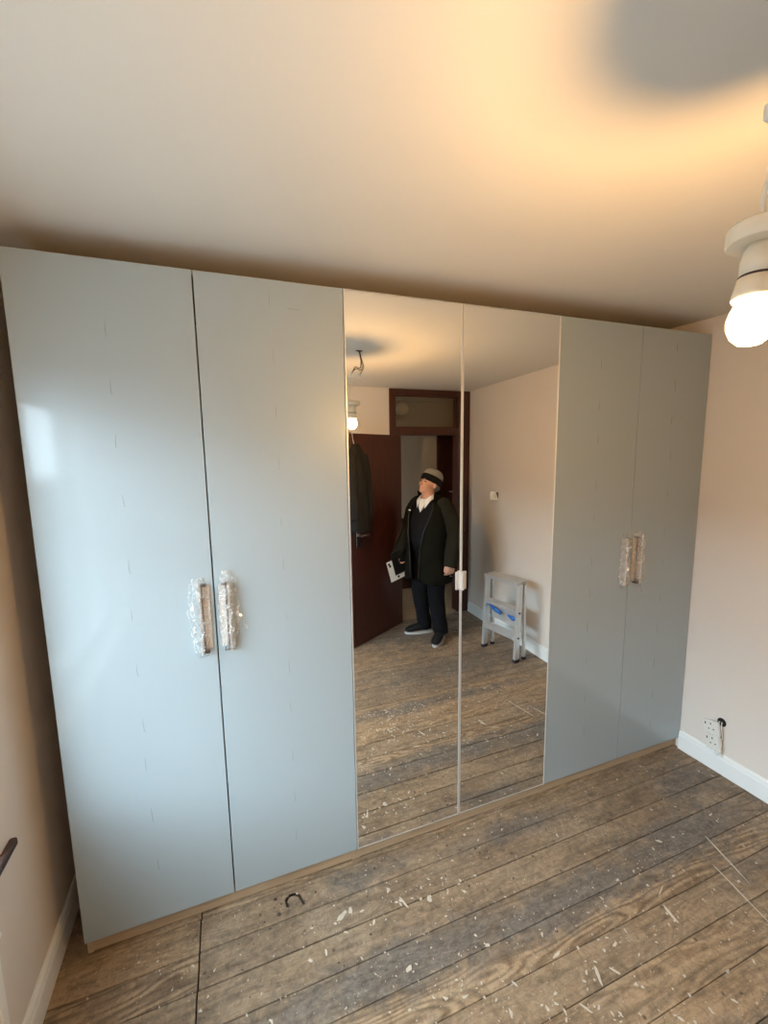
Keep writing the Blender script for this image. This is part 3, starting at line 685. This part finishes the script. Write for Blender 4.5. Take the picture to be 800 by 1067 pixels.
def tread(z, depth, th, name='tread', over=0.0):
    d0 = lean * z / H - 0.035 - over; a = tw * z / H
    bm = bmesh.new(); pr = [(0, 0), (depth, 0), (depth, -th), (depth - 0.004, -th), (depth - 0.004, -0.004), (0.004, -0.004), (0.004, -th), (0, -th)]
    A = [bm.verts.new(LP(0.024 + a - over, d0 + p, z + q)) for p, q in pr]; B = [bm.verts.new(LP(wid - 0.024 - a + over, d0 + p, z + q)) for p, q in pr]
    for i in range(8): bm.faces.new((A[i], A[(i + 1) % 8], B[(i + 1) % 8], B[i]))
    bm.faces.new(A[::-1]); bm.faces.new(B); bmesh.ops.recalc_face_normals(bm, faces=bm.faces)
    t = obj(name, bm, M_alu_worn, lad)
    for i in range(6):
        bm = bmesh.new(); dd = d0 + 0.010 + i * (depth - 0.02) / 5
        tube(bm, [LP(0.03 + a, dd, z + 0.0005), LP(wid - 0.03 - a, dd, z + 0.0005)], 0.0015, n=4); obj('grip_rib', bm, M_alu_worn, t)
    return t
tread(0.225, 0.085, 0.028); tread(0.455, 0.085, 0.028); tread(H, 0.13, 0.03, 'top_platform', 0.012)
# lower rear brace sheet and blue spreader grips
bm = bmesh.new(); a = [LP(0.03, lean * 0.3 + 0.055, 0.28), LP(wid - 0.03, lean * 0.3 + 0.055, 0.28), LP(wid - 0.04, lean * 0.6 + 0.05, 0.43), LP(0.04, lean * 0.6 + 0.05, 0.43)]
va = [bm.verts.new(p) for p in a]; vb = [bm.verts.new(p + into * 0.003) for p in a]
bm.faces.new(va); bm.faces.new(vb[::-1])
for i in range(4): bm.faces.new((va[i], vb[i], vb[(i + 1) % 4], va[(i + 1) % 4]))
bmesh.ops.recalc_face_normals(bm, faces=bm.faces); obj('label_sheet', bm, M_alu_worn, lad, label='pale flat sheet on the back brace')
for s0, s1, z0, z1 in ((0.04, 0.17, 0.40, 0.355), (wid - 0.14, wid - 0.04, 0.365, 0.352)):
    bm = bmesh.new(); tube(bm, [LP(s0, lean * 0.5 + 0.02, z0), LP((s0 + s1) / 2, lean * 0.5 + 0.015, (z0 + z1) / 2 - 0.004), LP(s1, lean * 0.5 + 0.02, z1)], [(0.010, 0.008), (0.019, 0.009), (0.014, 0.008)], n=12)
    obj('spreader_grip', bm, M_blue, lad, smooth=True, label='blue plastic spreader grip')

# ------------------------------------------------------------------ person near the doorway
MAN = Vector((2.345, -1.985, 0)); TH = math.radians(-112)
PM = Matrix.Translation(MAN) @ Matrix.Rotation(TH, 4, 'Z')            # local: faces -Y, his right hand is at -X
HM = PM @ Matrix.Translation((0, -0.035, 1.365)) @ Matrix.Rotation(math.radians(12), 4, 'Z') @ Matrix.Rotation(math.radians(-15), 4, 'X')  # head frame, origin at the neck
def apply(bm, M):
    for v in bm.verts: v.co = M @ v.co
    return bm
def rings_loft(bm, rings, n=28, p=2.3, cap=True, arc=None):
    """horizontal superellipse rings (z, cx, cy, rx, ry)"""
    R = []
    for (z, cx, cy_, rx, ry) in rings:
        row = []
        for k in range(n if arc is None else n + 1):
            a = 2 * PI * k / n if arc is None else arc[0] + (arc[1] - arc[0]) * k / n
            c, s = math.cos(a), math.sin(a)
            row.append(bm.verts.new(Vector((cx + rx * math.copysign(abs(c) ** (2 / p), c), cy_ + ry * math.copysign(abs(s) ** (2 / p), s), z))))
        R.append(row)
    for i in range(len(R) - 1):
        m = n
        for k in range(m):
            k2 = (k + 1) % n if arc is None else k + 1
            bm.faces.new((R[i][k], R[i][k2], R[i + 1][k2], R[i + 1][k]))
    if cap and arc is None: bm.faces.new(R[0][::-1]); bm.faces.new(R[-1])
    return R
# joints (local)
SHR, SHL = Vector((-0.195, 0.01, 1.30)), Vector((0.195, 0.01, 1.30))
ELR, ELL = Vector((-0.272, 0.035, 1.035)), Vector((0.280, 0.03, 1.035))
WRR, WRL = Vector((-0.295, -0.045, 0.795)), Vector((0.310, -0.09, 0.81))
HIPR, HIPL = Vector((-0.088, 0.0, 0.83)), Vector((0.088, 0.0, 0.83))
KNR, KNL = Vector((-0.10, -0.025, 0.455)), Vector((0.105, -0.03, 0.455))
ANR, ANL = Vector((-0.125, 0.02, 0.085)), Vector((0.095, 0.035, 0.085))
body = bmesh.new()
rings_loft(body, [(0.78, 0, 0, 0.15, 0.105), (0.90, 0, -0.005, 0.165, 0.125), (1.02, 0, -0.02, 0.165, 0.135), (1.15, 0, -0.01, 0.17, 0.125), (1.26, 0, 0.0, 0.175, 0.105), (1.335, 0, 0.01, 0.13, 0.075), (1.365, 0, 0.005, 0.07, 0.062)])
tube(body, [(0, 0.01, 1.30), (0, -0.012, 1.36), (0, -0.03, 1.42)], [0.068, 0.058, 0.056], n=18)
for sh, el, wr_ in ((SHR, ELR, WRR), (SHL, ELL, WRL)):
    tube(body, [sh * 0.75 + Vector((0, 0, 0.27)), sh * 0.93 + Vector((0, 0, 0.065)), sh.lerp(el, 0.5), el, el.lerp(wr_, 0.35), wr_], [0.040, 0.042, 0.045, 0.041, 0.042, 0.029], n=14)
for hp, kn, an in ((HIPR, KNR, ANR), (HIPL, KNL, ANL)):
    tube(body, [hp, hp.lerp(kn, 0.5), kn, kn.lerp(an, 0.35), an, an + Vector((0, 0, -0.03))], [0.088, 0.073, 0.056, 0.056, 0.036, 0.028], n=14)
    RY = Matrix.Rotation(math.radians(34 if hp is HIPL else -22), 3, 'Z')
    tube(body, [an + RY @ Vector((0, 0.03, -0.045)), an + RY @ Vector((0, -0.05, -0.05)), an + RY @ Vector((0, -0.14, -0.058))], [(0.015, 0.022), (0.015, 0.026), (0.010, 0.022)], n=12)
def hand(bm, wr_, sgn, pitch, twist, curl):
    """relaxed hand hanging from the wrist; local hand frame: fingers along -Z, palm towards the body (+X for the right hand)"""
    Mh = Matrix.Translation(wr_) @ Matrix.Rotation(pitch, 4, 'X') @ Matrix.Rotation(twist, 4, 'Z')
    def T(x, y_, z): return Mh @ Vector((x * sgn, y_, z))
    tube(bm, [T(0, 0, 0.02), T(0, 0, -0.02), T(0.002, 0.0, -0.06), T(0.004, 0, -0.095)], [(0.023, 0.028), (0.018, 0.032), (0.017, 0.040), (0.013, 0.038)], n=14, up=tuple(Mh.to_3x3() @ Vector((1, 0, 0))))
    for i, (yy, ln) in enumerate(((-0.030, 0.072), (-0.010, 0.080), (0.010, 0.075), (0.029, 0.060))):
        c = curl * (1 + 0.12 * i); p0 = Vector((0.003, yy, -0.082)); pts = [p0]; a = 0.15
        for seg in (0.45, 0.32, 0.26):
            a += c; pts.append(pts[-1] + Vector((math.sin(a), 0, -math.cos(a))) * ln * seg)
        tube(bm, [T(*q) for q in pts], [0.0098, 0.0092, 0.0085, 0.0065], n=10)
    tube(bm, [T(0.004, -0.026, -0.025), T(0.014, -0.045, -0.052), T(0.020, -0.048, -0.080), T(0.022, -0.044, -0.100)], [0.013, 0.012, 0.010, 0.008], n=10)
hand(body, WRR, 1, math.radians(-6), math.radians(25), 0.42)
hand(body, WRL, -1, math.radians(-14), math.radians(-25), 0.6)
apply(body, PM)
head = bmesh.new()
ell(head, (0, 0.012, 0.145), (0.074, 0.094, 0.098)); ell(head, (0, -0.028, 0.095), (0.060, 0.062, 0.075)); ell(head, (0, -0.050, 0.052), (0.044, 0.044, 0.036))
ell(head, (0, -0.075, 0.036), (0.022, 0.020, 0.017)); ell(head, (0.033, -0.055, 0.088), (0.025, 0.026, 0.028)); ell(head, (-0.033, -0.055, 0.088), (0.025, 0.026, 0.028))
tube(head, [(0, -0.078, 0.136), (0, -0.093, 0.118), (0, -0.106, 0.100), (0, -0.094, 0.090)], [0.009, 0.011, 0.015, 0.010], n=10)
ell(head, (0.013, -0.090, 0.094), (0.008, 0.012, 0.008)); ell(head, (-0.013, -0.090, 0.094), (0.008, 0.012, 0.008))
ell(head, (0, -0.088, 0.070), (0.022, 0.008, 0.0055)); ell(head, (0, -0.086, 0.060), (0.020, 0.008, 0.0060))
tube(head, [(-0.042, -0.072, 0.146), (0, -0.084, 0.142), (0.042, -0.072, 0.146)], [0.008, 0.010, 0.008], n=8)
for s in (-1, 1):
    ell(head, (s * 0.074, 0.012, 0.108), (0.009, 0.017, 0.031), Matrix.Identity(4)); ell(head, (s * 0.072, 0.006, 0.085), (0.007, 0.010, 0.012))
tube(head, [(0, 0.02, -0.02), (0, 0.008, 0.05), (0, 0.0, 0.10)], [0.060, 0.057, 0.05], n=18)
apply(head, HM); th = bpy.data.meshes.new('t'); head.to_mesh(th); head.free(); body.from_mesh(th); bpy.data.meshes.remove(th)
person = obj('person', remeshed(body, 0.0042, 3), M_skin, smooth=True, origin=MAN,
             label='person in a dark parka and grey beanie standing by the open doorway looking up sideways', cat='person')
for s in (-1, 1):
    bm = bmesh.new(); ell(bm, (s * 0.031, -0.076, 0.126), (0.010, 0.008, 0.006)); apply(bm, HM); obj('eye', bm, M_eye, person, smooth=True)
    bm = bmesh.new(); tube(bm, [(s * 0.014, -0.092, 0.146), (s * 0.032, -0.088, 0.151), (s * 0.048, -0.074, 0.146)], [0.004, 0.005, 0.003], n=7); apply(bm, HM); obj('eyebrow', bm, M_hair, person, smooth=True)
# hair under the hat
bm = bmesh.new(); rings_loft(bm, [(0.055, 0, 0.030, 0.066, 0.070), (0.09, 0, 0.024, 0.0745, 0.088), (0.14, 0, 0.014, 0.077, 0.098), (0.16, 0, 0.012, 0.076, 0.096)], arc=(-0.05 * PI, 1.05 * PI), p=2.0)
bmesh.ops.solidify(bm, geom=bm.faces[:], thickness=0.004); apply(bm, HM); obj('hair', bm, M_hair, person, smooth=True)
# beanie: grey crown, black band, tipped back
BM = HM @ Matrix.Translation((0, 0.006, 0.145)) @ Matrix.Rotation(math.radians(-14), 4, 'X')
bm = bmesh.new(); rings_loft(bm, [(0.02, 0, 0.004, 0.083, 0.104), (0.05, 0, 0.006, 0.084, 0.105), (0.085, 0, 0.010, 0.074, 0.093), (0.108, 0, 0.014, 0.052, 0.066), (0.120, 0, 0.016, 0.022, 0.030)], p=2.0); apply(bm, BM)
hat = obj('beanie', bm, M_beanie, person, smooth=True, label='grey knitted beanie with a black turn-up')
bm = bmesh.new(); rings_loft(bm, [(-0.022, 0, 0.004, 0.082, 0.103), (-0.018, 0, 0.004, 0.088, 0.109), (0.018, 0, 0.005, 0.0895, 0.111), (0.036, 0, 0.006, 0.088, 0.109), (0.040, 0, 0.006, 0.083, 0.104)], p=2.0); apply(bm, BM)
obj('turn_up', bm, M_jumper, hat, smooth=True)
# trousers
bm = bmesh.new()
rings_loft(bm, [(0.74, 0, 0.0, 0.155, 0.115), (0.83, 0, 0.0, 0.172, 0.130), (0.93, 0, -0.01, 0.178, 0.140), (0.97, 0, -0.012, 0.176, 0.142)])
for hp, kn, an in ((HIPR, KNR, ANR), (HIPL, KNL, ANL)):
    q = [hp + Vector((0, 0, 0.03)), hp.lerp(kn, 0.35), hp.lerp(kn, 0.7), kn, kn.lerp(an, 0.3), kn.lerp(an, 0.65), kn.lerp(an, 0.88), an + Vector((0, 0.004, -0.022))]
    tube(bm, q, [0.105, 0.098, 0.086, 0.079, 0.076, 0.071, 0.072, 0.068], n=18)
for v in bm.verts:
    v.co += noise.noise_vector(Vector((v.co.x * 14, v.co.y * 14, v.co.z * 9))) * 0.010
apply(bm, PM); obj('trousers', remeshed(bm, 0.009, 3), M_trouser, person, smooth=True, label='black loose trousers')
# jumper under the coat, shirt collar
bm = bmesh.new(); rings_loft(bm, [(0.86, 0, -0.005, 0.180, 0.150), (0.98, 0, -0.025, 0.182, 0.158), (1.10, 0, -0.02, 0.185, 0.150), (1.22, 0, -0.005, 0.188, 0.124), (1.30, 0, 0.004, 0.165, 0.096), (1.345, 0, 0.006, 0.105, 0.076)], cap=True)
apply(bm, PM); obj('jumper', bm, M_jumper, person, smooth=True, label='black jumper')
sh = bmesh.new()
for s in (-1, 1):       # two pointed collar flaps and the shirt front below them
    pts = [(s * 0.070, 0.03, 1.395), (s * 0.060, -0.055, 1.372), (s * 0.028, -0.100, 1.335), (s * 0.046, -0.122, 1.262), (s * 0.080, -0.088, 1.325), (s * 0.080, 0.02, 1.366)]
    a = [sh.verts.new(Vector(p)) for p in pts]; b = [sh.verts.new(Vector(p) + Vector((s * 0.003, 0.006, 0.006))) for p in pts]
    sh.faces.new(a); sh.faces.new(b[::-1])
    for i in range(6): sh.faces.new((a[i], b[i], b[(i + 1) % 6], a[(i + 1) % 6]))
fr = [(-0.045, -0.085, 1.345), (0.045, -0.085, 1.345), (0.028, -0.119, 1.275), (0.0, -0.130, 1.225), (-0.028, -0.119, 1.275)]
a = [sh.verts.new(Vector(p)) for p in fr]; b = [sh.verts.new(Vector(p) + Vector((0, 0.012, 0))) for p in fr]
sh.faces.new(a); sh.faces.new(b[::-1])
for i in range(5): sh.faces.new((a[i], b[i], b[(i + 1) % 5], a[(i + 1) % 5]))
tube(sh, [(0.062 * math.cos(t), 0.0 + 0.062 * math.sin(t), 1.368 + 0.022 * math.sin(t)) for t in [PI * k / 10 - 0.35 for k in range(0, 15)]], (0.020), n=8)
bmesh.ops.recalc_face_normals(sh, faces=sh.faces); apply(sh, PM); obj('shirt', sh, M_shirt, person, label='white open shirt collar')
# parka: open at the front, hem below the hips, wide sleeves, stand collar
bm = bmesh.new(); g = 0.20 * PI          # half opening at chest, measured from straight ahead (-Y)
prof = [(0.585, 0, 0.0, 0.238, 0.205), (0.62, 0, 0.0, 0.238, 0.206), (0.75, 0, -0.004, 0.230, 0.200), (0.90, 0, -0.012, 0.222, 0.194), (1.05, 0, -0.012, 0.222, 0.184), (1.18, 0, -0.002, 0.228, 0.160), (1.265, 0, 0.006, 0.215, 0.130), (1.315, 0, 0.010, 0.165, 0.108), (1.352, 0, 0.010, 0.118, 0.094), (1.385, 0, 0.004, 0.108, 0.100), (1.412, 0, 0.004, 0.114, 0.108)]
gap = [0.05, 0.05, 0.06, 0.08, 0.12, 0.17, 0.20, 0.24, 0.28, 0.33, 0.36]; n = 36; R = []
for (z, cx, cy_, rx, ry), gp in zip(prof, gap):
    a0 = -PI / 2 + gp * PI; a1 = 1.5 * PI - gp * PI; row = []
    for k in range(n + 1):
        a = a0 + (a1 - a0) * k / n; c, s = math.cos(a), math.sin(a); w = 1 + 0.035 * noise.noise(Vector((c * 3, s * 3, z * 5))) * (1 if z < 1.2 else 0.3)
        row.append(bm.verts.new(Vector((cx + rx * w * math.copysign(abs(c) ** 0.87, c), cy_ + ry * w * math.copysign(abs(s) ** 0.87, s), z + 0.012 * math.sin(3 * a) * (z < 0.6)))))
    R.append(row)
for i in range(len(R) - 1):
    for k in range(n): bm.faces.new((R[i][k], R[i][k + 1], R[i + 1][k + 1], R[i + 1][k]))
bmesh.ops.solidify(bm, geom=bm.faces[:], thickness=0.012)
for shd, el, wr_, sg in ((SHR, ELR, WRR, -1), (SHL, ELL, WRL, 1)):
    q = catmull([shd + Vector((-sg * 0.075, 0, 0.012)), shd + Vector((-sg * 0.012, 0, -0.030)), shd.lerp(el, 0.5) + Vector((sg * 0.004, 0, 0)), el, el.lerp(wr_, 0.5), wr_ + Vector((0, 0, 0.0)), wr_ + (wr_ - el).normalized() * 0.05], 5)
    rr = []
    for i, t in enumerate(q):
        f = i / (len(q) - 1); r = 0.056 + 0.036 * math.sin(min(1, f * 2.2) * PI / 2) - 0.034 * f + 0.006 * noise.noise(Vector((f * 9, sg, 0)))
        rr.append(r)
    tube(bm, q, rr, n=20)
for v in bm.verts: v.co += noise.noise_vector(Vector((v.co.x * 11 + 3, v.co.y * 11, v.co.z * 8))) * 0.009
apply(bm, PM); coat = obj('parka', bm, M_coat, person, smooth=True, label='dark olive open parka')
bm = bmesh.new(); box(bm, 0.086, 0.112, -0.166, -0.163, 1.236, 1.247)
apply(bm, PM); obj('chest_badge', bm, M_shirt, coat, label='small white chest badge')
for s in (-1, 1):      # zip edges down both fronts
    bm = bmesh.new(); tube(bm, [(prof[i][1] + s * prof[i][3] * math.sin(gap[i] * PI) ** 0.87, prof[i][2] - prof[i][4] * math.cos(gap[i] * PI) ** 0.87 - 0.006, prof[i][0]) for i in range(1, 8)], 0.006, n=7)
    apply(bm, PM); obj('zip_edge', bm, M_black, coat, smooth=True)
bm = bmesh.new(); tube(bm, [tuple(WRR + Vector((0.02 * math.cos(a) * 0.55, 0.010 * math.sin(a) - 0.004, -0.128 + 0.0 * a))) for a in [2 * PI * k / 12 for k in range(13)]], 0.0022, n=6)
apply(bm, PM); obj('ring', bm, M_chrome, person)
for an, yaw, lab in ((ANL, math.radians(34), None), (ANR, math.radians(-22), None)):
    FM = PM @ Matrix.Translation((an.x, an.y, 0)) @ Matrix.Rotation(yaw, 4, 'Z')
    bm = bmesh.new(); tube(bm, [(0, 0.065, 0.055), (0, 0.03, 0.065), (0, -0.02, 0.068), (0, -0.08, 0.058), (0, -0.15, 0.045), (0, -0.185, 0.036), (0, -0.198, 0.034)], [(0.02, 0.024), (0.046, 0.038), (0.046, 0.042), (0.036, 0.046), (0.027, 0.047), (0.018, 0.036), (0.006, 0.014)], n=18, up=(0, 0, 1))
    ell(bm, (0, 0.012, 0.085), (0.042, 0.055, 0.035)); apply(bm, FM); shoe = obj('shoe', remeshed(bm, 0.006, 3), M_shoe, person, smooth=True, label='black trainer with a white sole')
    bm = bmesh.new(); pr = []
    for k in range(28):
        a = 2 * PI * k / 28; y_ = -0.062 + 0.142 * math.sin(a); x_ = 0.0475 * math.cos(a) * (1.0 if y_ < -0.05 else 0.86); pr.append((x_, y_))
    A = [bm.verts.new(Vector((x_, y_, 0.001))) for x_, y_ in pr]; B = [bm.verts.new(Vector((x_ * 1.0, y_ * 1.0, 0.017))) for x_, y_ in pr]
    bm.faces.new(A[::-1]); bm.faces.new(B)
    for i in range(28): bm.faces.new((A[i], A[(i + 1) % 28], B[(i + 1) % 28], B[i]))
    apply(bm, FM); obj('sole', bm, M_sole, shoe)

# papers held in his left hand, a dark folder lying over them
lh = PM @ (WRL + Vector((0, -0.02, -0.12)))
DM = Matrix.Translation((2.085, lh.y + 0.050, 0.645)) @ Matrix.Rotation(math.radians(-10), 4, 'Z') @ Matrix.Rotation(math.radians(-15), 4, 'Y')
pp = obj('paper_sheet', bx(-0.090, 0.095, -0.001, 0.001, -0.105, 0.105, M=DM), M_paper, label='white printed sheet held at hip height behind a black folder', cat='paper')
for x, z in ((-0.066, 0.078), (0.005, -0.080), (-0.060, 0.055)):
    obj('printed_mark', bx(x - 0.012, x + 0.010, 0.0011, 0.0016, z - 0.011, z + 0.011, M=DM), M_ink, pp)
DF = DM @ Matrix.Translation((0.045, 0.006, 0.045))
fo = obj('folder', bx(-0.075, 0.085, -0.003, 0.004, -0.10, 0.13, bev=0.001, M=DF), M_black, label='black folder held against the white printed sheet', cat='folder')

# ------------------------------------------------------------------ coat hanging on the open door
CM = LM @ Matrix.Translation((0.735, -0.052, 0)) @ Matrix.Diagonal((0.8, 1, 1, 1))       # leaf frame: -Y is the room side
hc = empty('hanging_coat', CM @ Vector((0, 0, 1.08)), 'dark grey coat hanging on the open mahogany door', 'coat')
bm = bmesh.new()
def CR(z, rx, ry, cx=0.0): return (z, cx, -ry * 0.95, rx, ry)
rings_loft(bm, [CR(1.10, 0.13, 0.075), CR(1.14, 0.135, 0.075), CR(1.30, 0.125, 0.07), CR(1.50, 0.118, 0.066), CR(1.68, 0.125, 0.06), CR(1.76, 0.115, 0.046), CR(1.81, 0.075, 0.036), CR(1.85, 0.04, 0.03)], n=32)
for s in (-1, 1):
    tube(bm, catmull([(s * 0.09, -0.05, 1.755), (s * 0.115, -0.065, 1.60), (s * 0.118, -0.075, 1.40), (s * 0.112, -0.075, 1.20)], 5), [(0.045, 0.05)] * 16, n=16)
for v in bm.verts: v.co += noise.noise_vector(Vector((v.co.x * 14, v.co.y * 10 + 7, v.co.z * 4))) * 0.012
for v in bm.verts: v.co.y = min(v.co.y, -0.002)
apply(bm, CM); obj('coat_body', remeshed(bm, 0.008, 3), M_hang, hc, smooth=True)
bm = bmesh.new(); tube(bm, catmull([(0, 0.052 + 0.002, 1.90), (0, 0.052, 1.944), (0, 0.03, 1.947), (0, 0.004, 1.945), (0, -0.004, 1.90), (0, -0.02, 1.84), (0, -0.04, 1.83)], 4), 0.004, n=8)
for v in bm.verts: v.co.y = v.co.y if v.co.y < 0.0 else v.co.y
apply(bm, CM); obj('door_hook', bm, M_chrome, hc, smooth=True)

# ------------------------------------------------------------------ paper lampshade in the hall
hl = empty('paper_lampshade', (2.395, -2.74, 2.23), 'pale round lampshade seen through the glass above the doorway', 'lampshade')
bm = bmesh.new(); ell(bm, (2.395, -2.74, 2.235), (0.075, 0.075, 0.068), u=24, v=14); obj('shade', bm, M_globe, hl, smooth=True)
bm = bmesh.new(); tube(bm, [(2.395, -2.74, 2.30), (2.395, -2.74, 2.42)], 0.004, n=8); obj('flex_cable', bm, M_white_pl, hl)

# ------------------------------------------------------------------ dried paint on the boards
def splats():
    r = random.Random(5); bm = bmesh.new()
    def blob(x, y, a, b, rot, z=0.0006, n=9, jag=0.5):
        if not (XL + 0.03 < x < xr(y) - 0.03 and YB + 0.05 < y < -0.002): return
        pts = []
        for k in range(n):
            t = 2 * PI * k / n; q = 1 + r.uniform(-jag, jag); px, py = a * q * math.cos(t), b * q * math.sin(t)
            pts.append((x + px * math.cos(rot) - py * math.sin(rot), y + px * math.sin(rot) + py * math.cos(rot)))
        top = [bm.verts.new(Vector((u, v, z))) for u, v in pts]; low = [bm.verts.new(Vector((x + (u - x) * 1.05, y + (v - y) * 1.05, -0.001))) for u, v in pts]
        bm.faces.new(top)
        for k in range(n): bm.faces.new((low[k], low[(k + 1) % n], top[(k + 1) % n], top[k]))
    clusters = [(0.95, -0.30, 0.14, 0.06, 18), (1.12, -0.20, 0.2, 0.08, 34), (1.65, -0.78, 0.3, 0.14, 70), (1.35, -0.72, 0.25, 0.10, 50), (2.15, -0.55, 0.25, 0.12, 34),
                (1.25, -0.62, 0.15, 0.06, 22), (2.2, -1.15, 0.4, 0.15, 40), (1.75, -0.62, 0.2, 0.1, 20), (1.15, -0.48, 0.15, 0.06, 12), (2.3, -0.75, 0.3, 0.12, 30), (0.6, -0.25, 0.4, 0.12, 14), (1.56, -0.93, 0.13, 0.05, 110), (1.45, -0.80, 0.12, 0.05, 50), (2.0, -0.95, 0.2, 0.06, 40), (1.2, -0.22, 0.12, 0.03, 40), (1.75, -0.55, 0.3, 0.1, 50)]
    for (x, y, sx, sy, m) in clusters:
        for i in range(m):
            s = 0.0008 + 0.0038 * r.random() ** 3
            blob(x + r.gauss(0, sx), y + r.gauss(0, sy), s * r.uniform(1, 2.6), s, r.uniform(0, PI))
    for i in range(1500):
        s = 0.0007 + 0.0034 * r.random() ** 4
        blob(r.uniform(XL, 3.0), -2.4 * r.random() ** 1.4, s * r.uniform(1, 2.4), s, r.uniform(0, PI))
    # larger marks at the places the photograph shows them
    for (x, y, a, b, rot) in ((0.88, -0.185, 0.022, 0.009, 0.5), (0.915, -0.178, 0.014, 0.007, 1.2), (1.08, -0.16, 0.012, 0.006, 1.0), (1.12, -0.225, 0.024, 0.0035, 1.9), (1.22, -0.25, 0.012, 0.008, 1.5),
                              (1.70, -0.695, 0.016, 0.0035, 2.2), (1.53, -0.735, 0.020, 0.003, 2.1), (1.05, -0.435, 0.012, 0.007, 0.3), (1.55, -0.585, 0.018, 0.004, 0.2), (2.30, -0.40, 0.012, 0.005, 2.4),
                              (2.49, -0.565, 0.095, 0.0028, 1.29), (2.385, -0.67, 0.11, 0.0022, 1.365), (2.05, -0.635, 0.03, 0.005, 1.45), (1.636, -0.685, 0.026, 0.005, 1.17), (2.10, -0.56, 0.03, 0.002, 0.4), (1.30, -0.66, 0.013, 0.003, 1.3), (1.36, -0.60, 0.010, 0.003, 2.0)):
        blob(x, y, a, b, rot, 0.0012, 14, 0.25)
    r2 = r
    for i in range(14):
        blob(1.45 + r.gauss(0, 0.08), -0.80 + r.gauss(0, 0.04), 0.003 + 0.010 * r.random() ** 2, 0.0025 + 0.003 * r.random(), r.uniform(0, PI), 0.001, 11)
    bmesh.ops.recalc_face_normals(bm, faces=bm.faces)
    return bm
def stains():
    r = random.Random(8); bm = bmesh.new()
    def spot(x, y, a, z=0.0004, n=9):
        top = [bm.verts.new(Vector((x + a * (1 + r.uniform(-0.3, 0.3)) * math.cos(2 * PI * k / n), y + a * (1 + r.uniform(-0.3, 0.3)) * math.sin(2 * PI * k / n), z))) for k in range(n)]
        bm.faces.new(top)
    # a horseshoe-shaped mark and drips in front of the blue grey doors
    for q in catmull([(0.690, -0.075, 0), (0.688, -0.048, 0), (0.712, -0.034, 0), (0.738, -0.050, 0), (0.750, -0.085, 0)], 5): spot(q.x, q.y, 0.0045 + r.random() * 0.002)
    for (x, y, a) in ((0.648, -0.028, 0.007), (0.655, -0.092, 0.008), (0.668, -0.055, 0.004), (0.640, -0.060, 0.003), (0.60, -0.10, 0.004), (1.51, -0.128, 0.006), (1.44, -0.11, 0.004), (1.40, -0.07, 0.004), (1.06, -0.05, 0.005)): spot(x, y, a)
    for i in range(90): spot(r.uniform(0.5, 2.6), -0.35 * r.random() - 0.01, 0.0012 + 0.0035 * r.random() ** 2)
    return bm
obj('dark_drips', stains(), mat('dark_brown_drips', (0.05, 0.032, 0.022), 0.5, var=0.2), floor, kind='stuff', label='dark brown drips and a horseshoe-shaped mark')
obj('paint_specks', splats(), M_speck, floor, kind='stuff', label='dried white paint specks and drips on the boards')
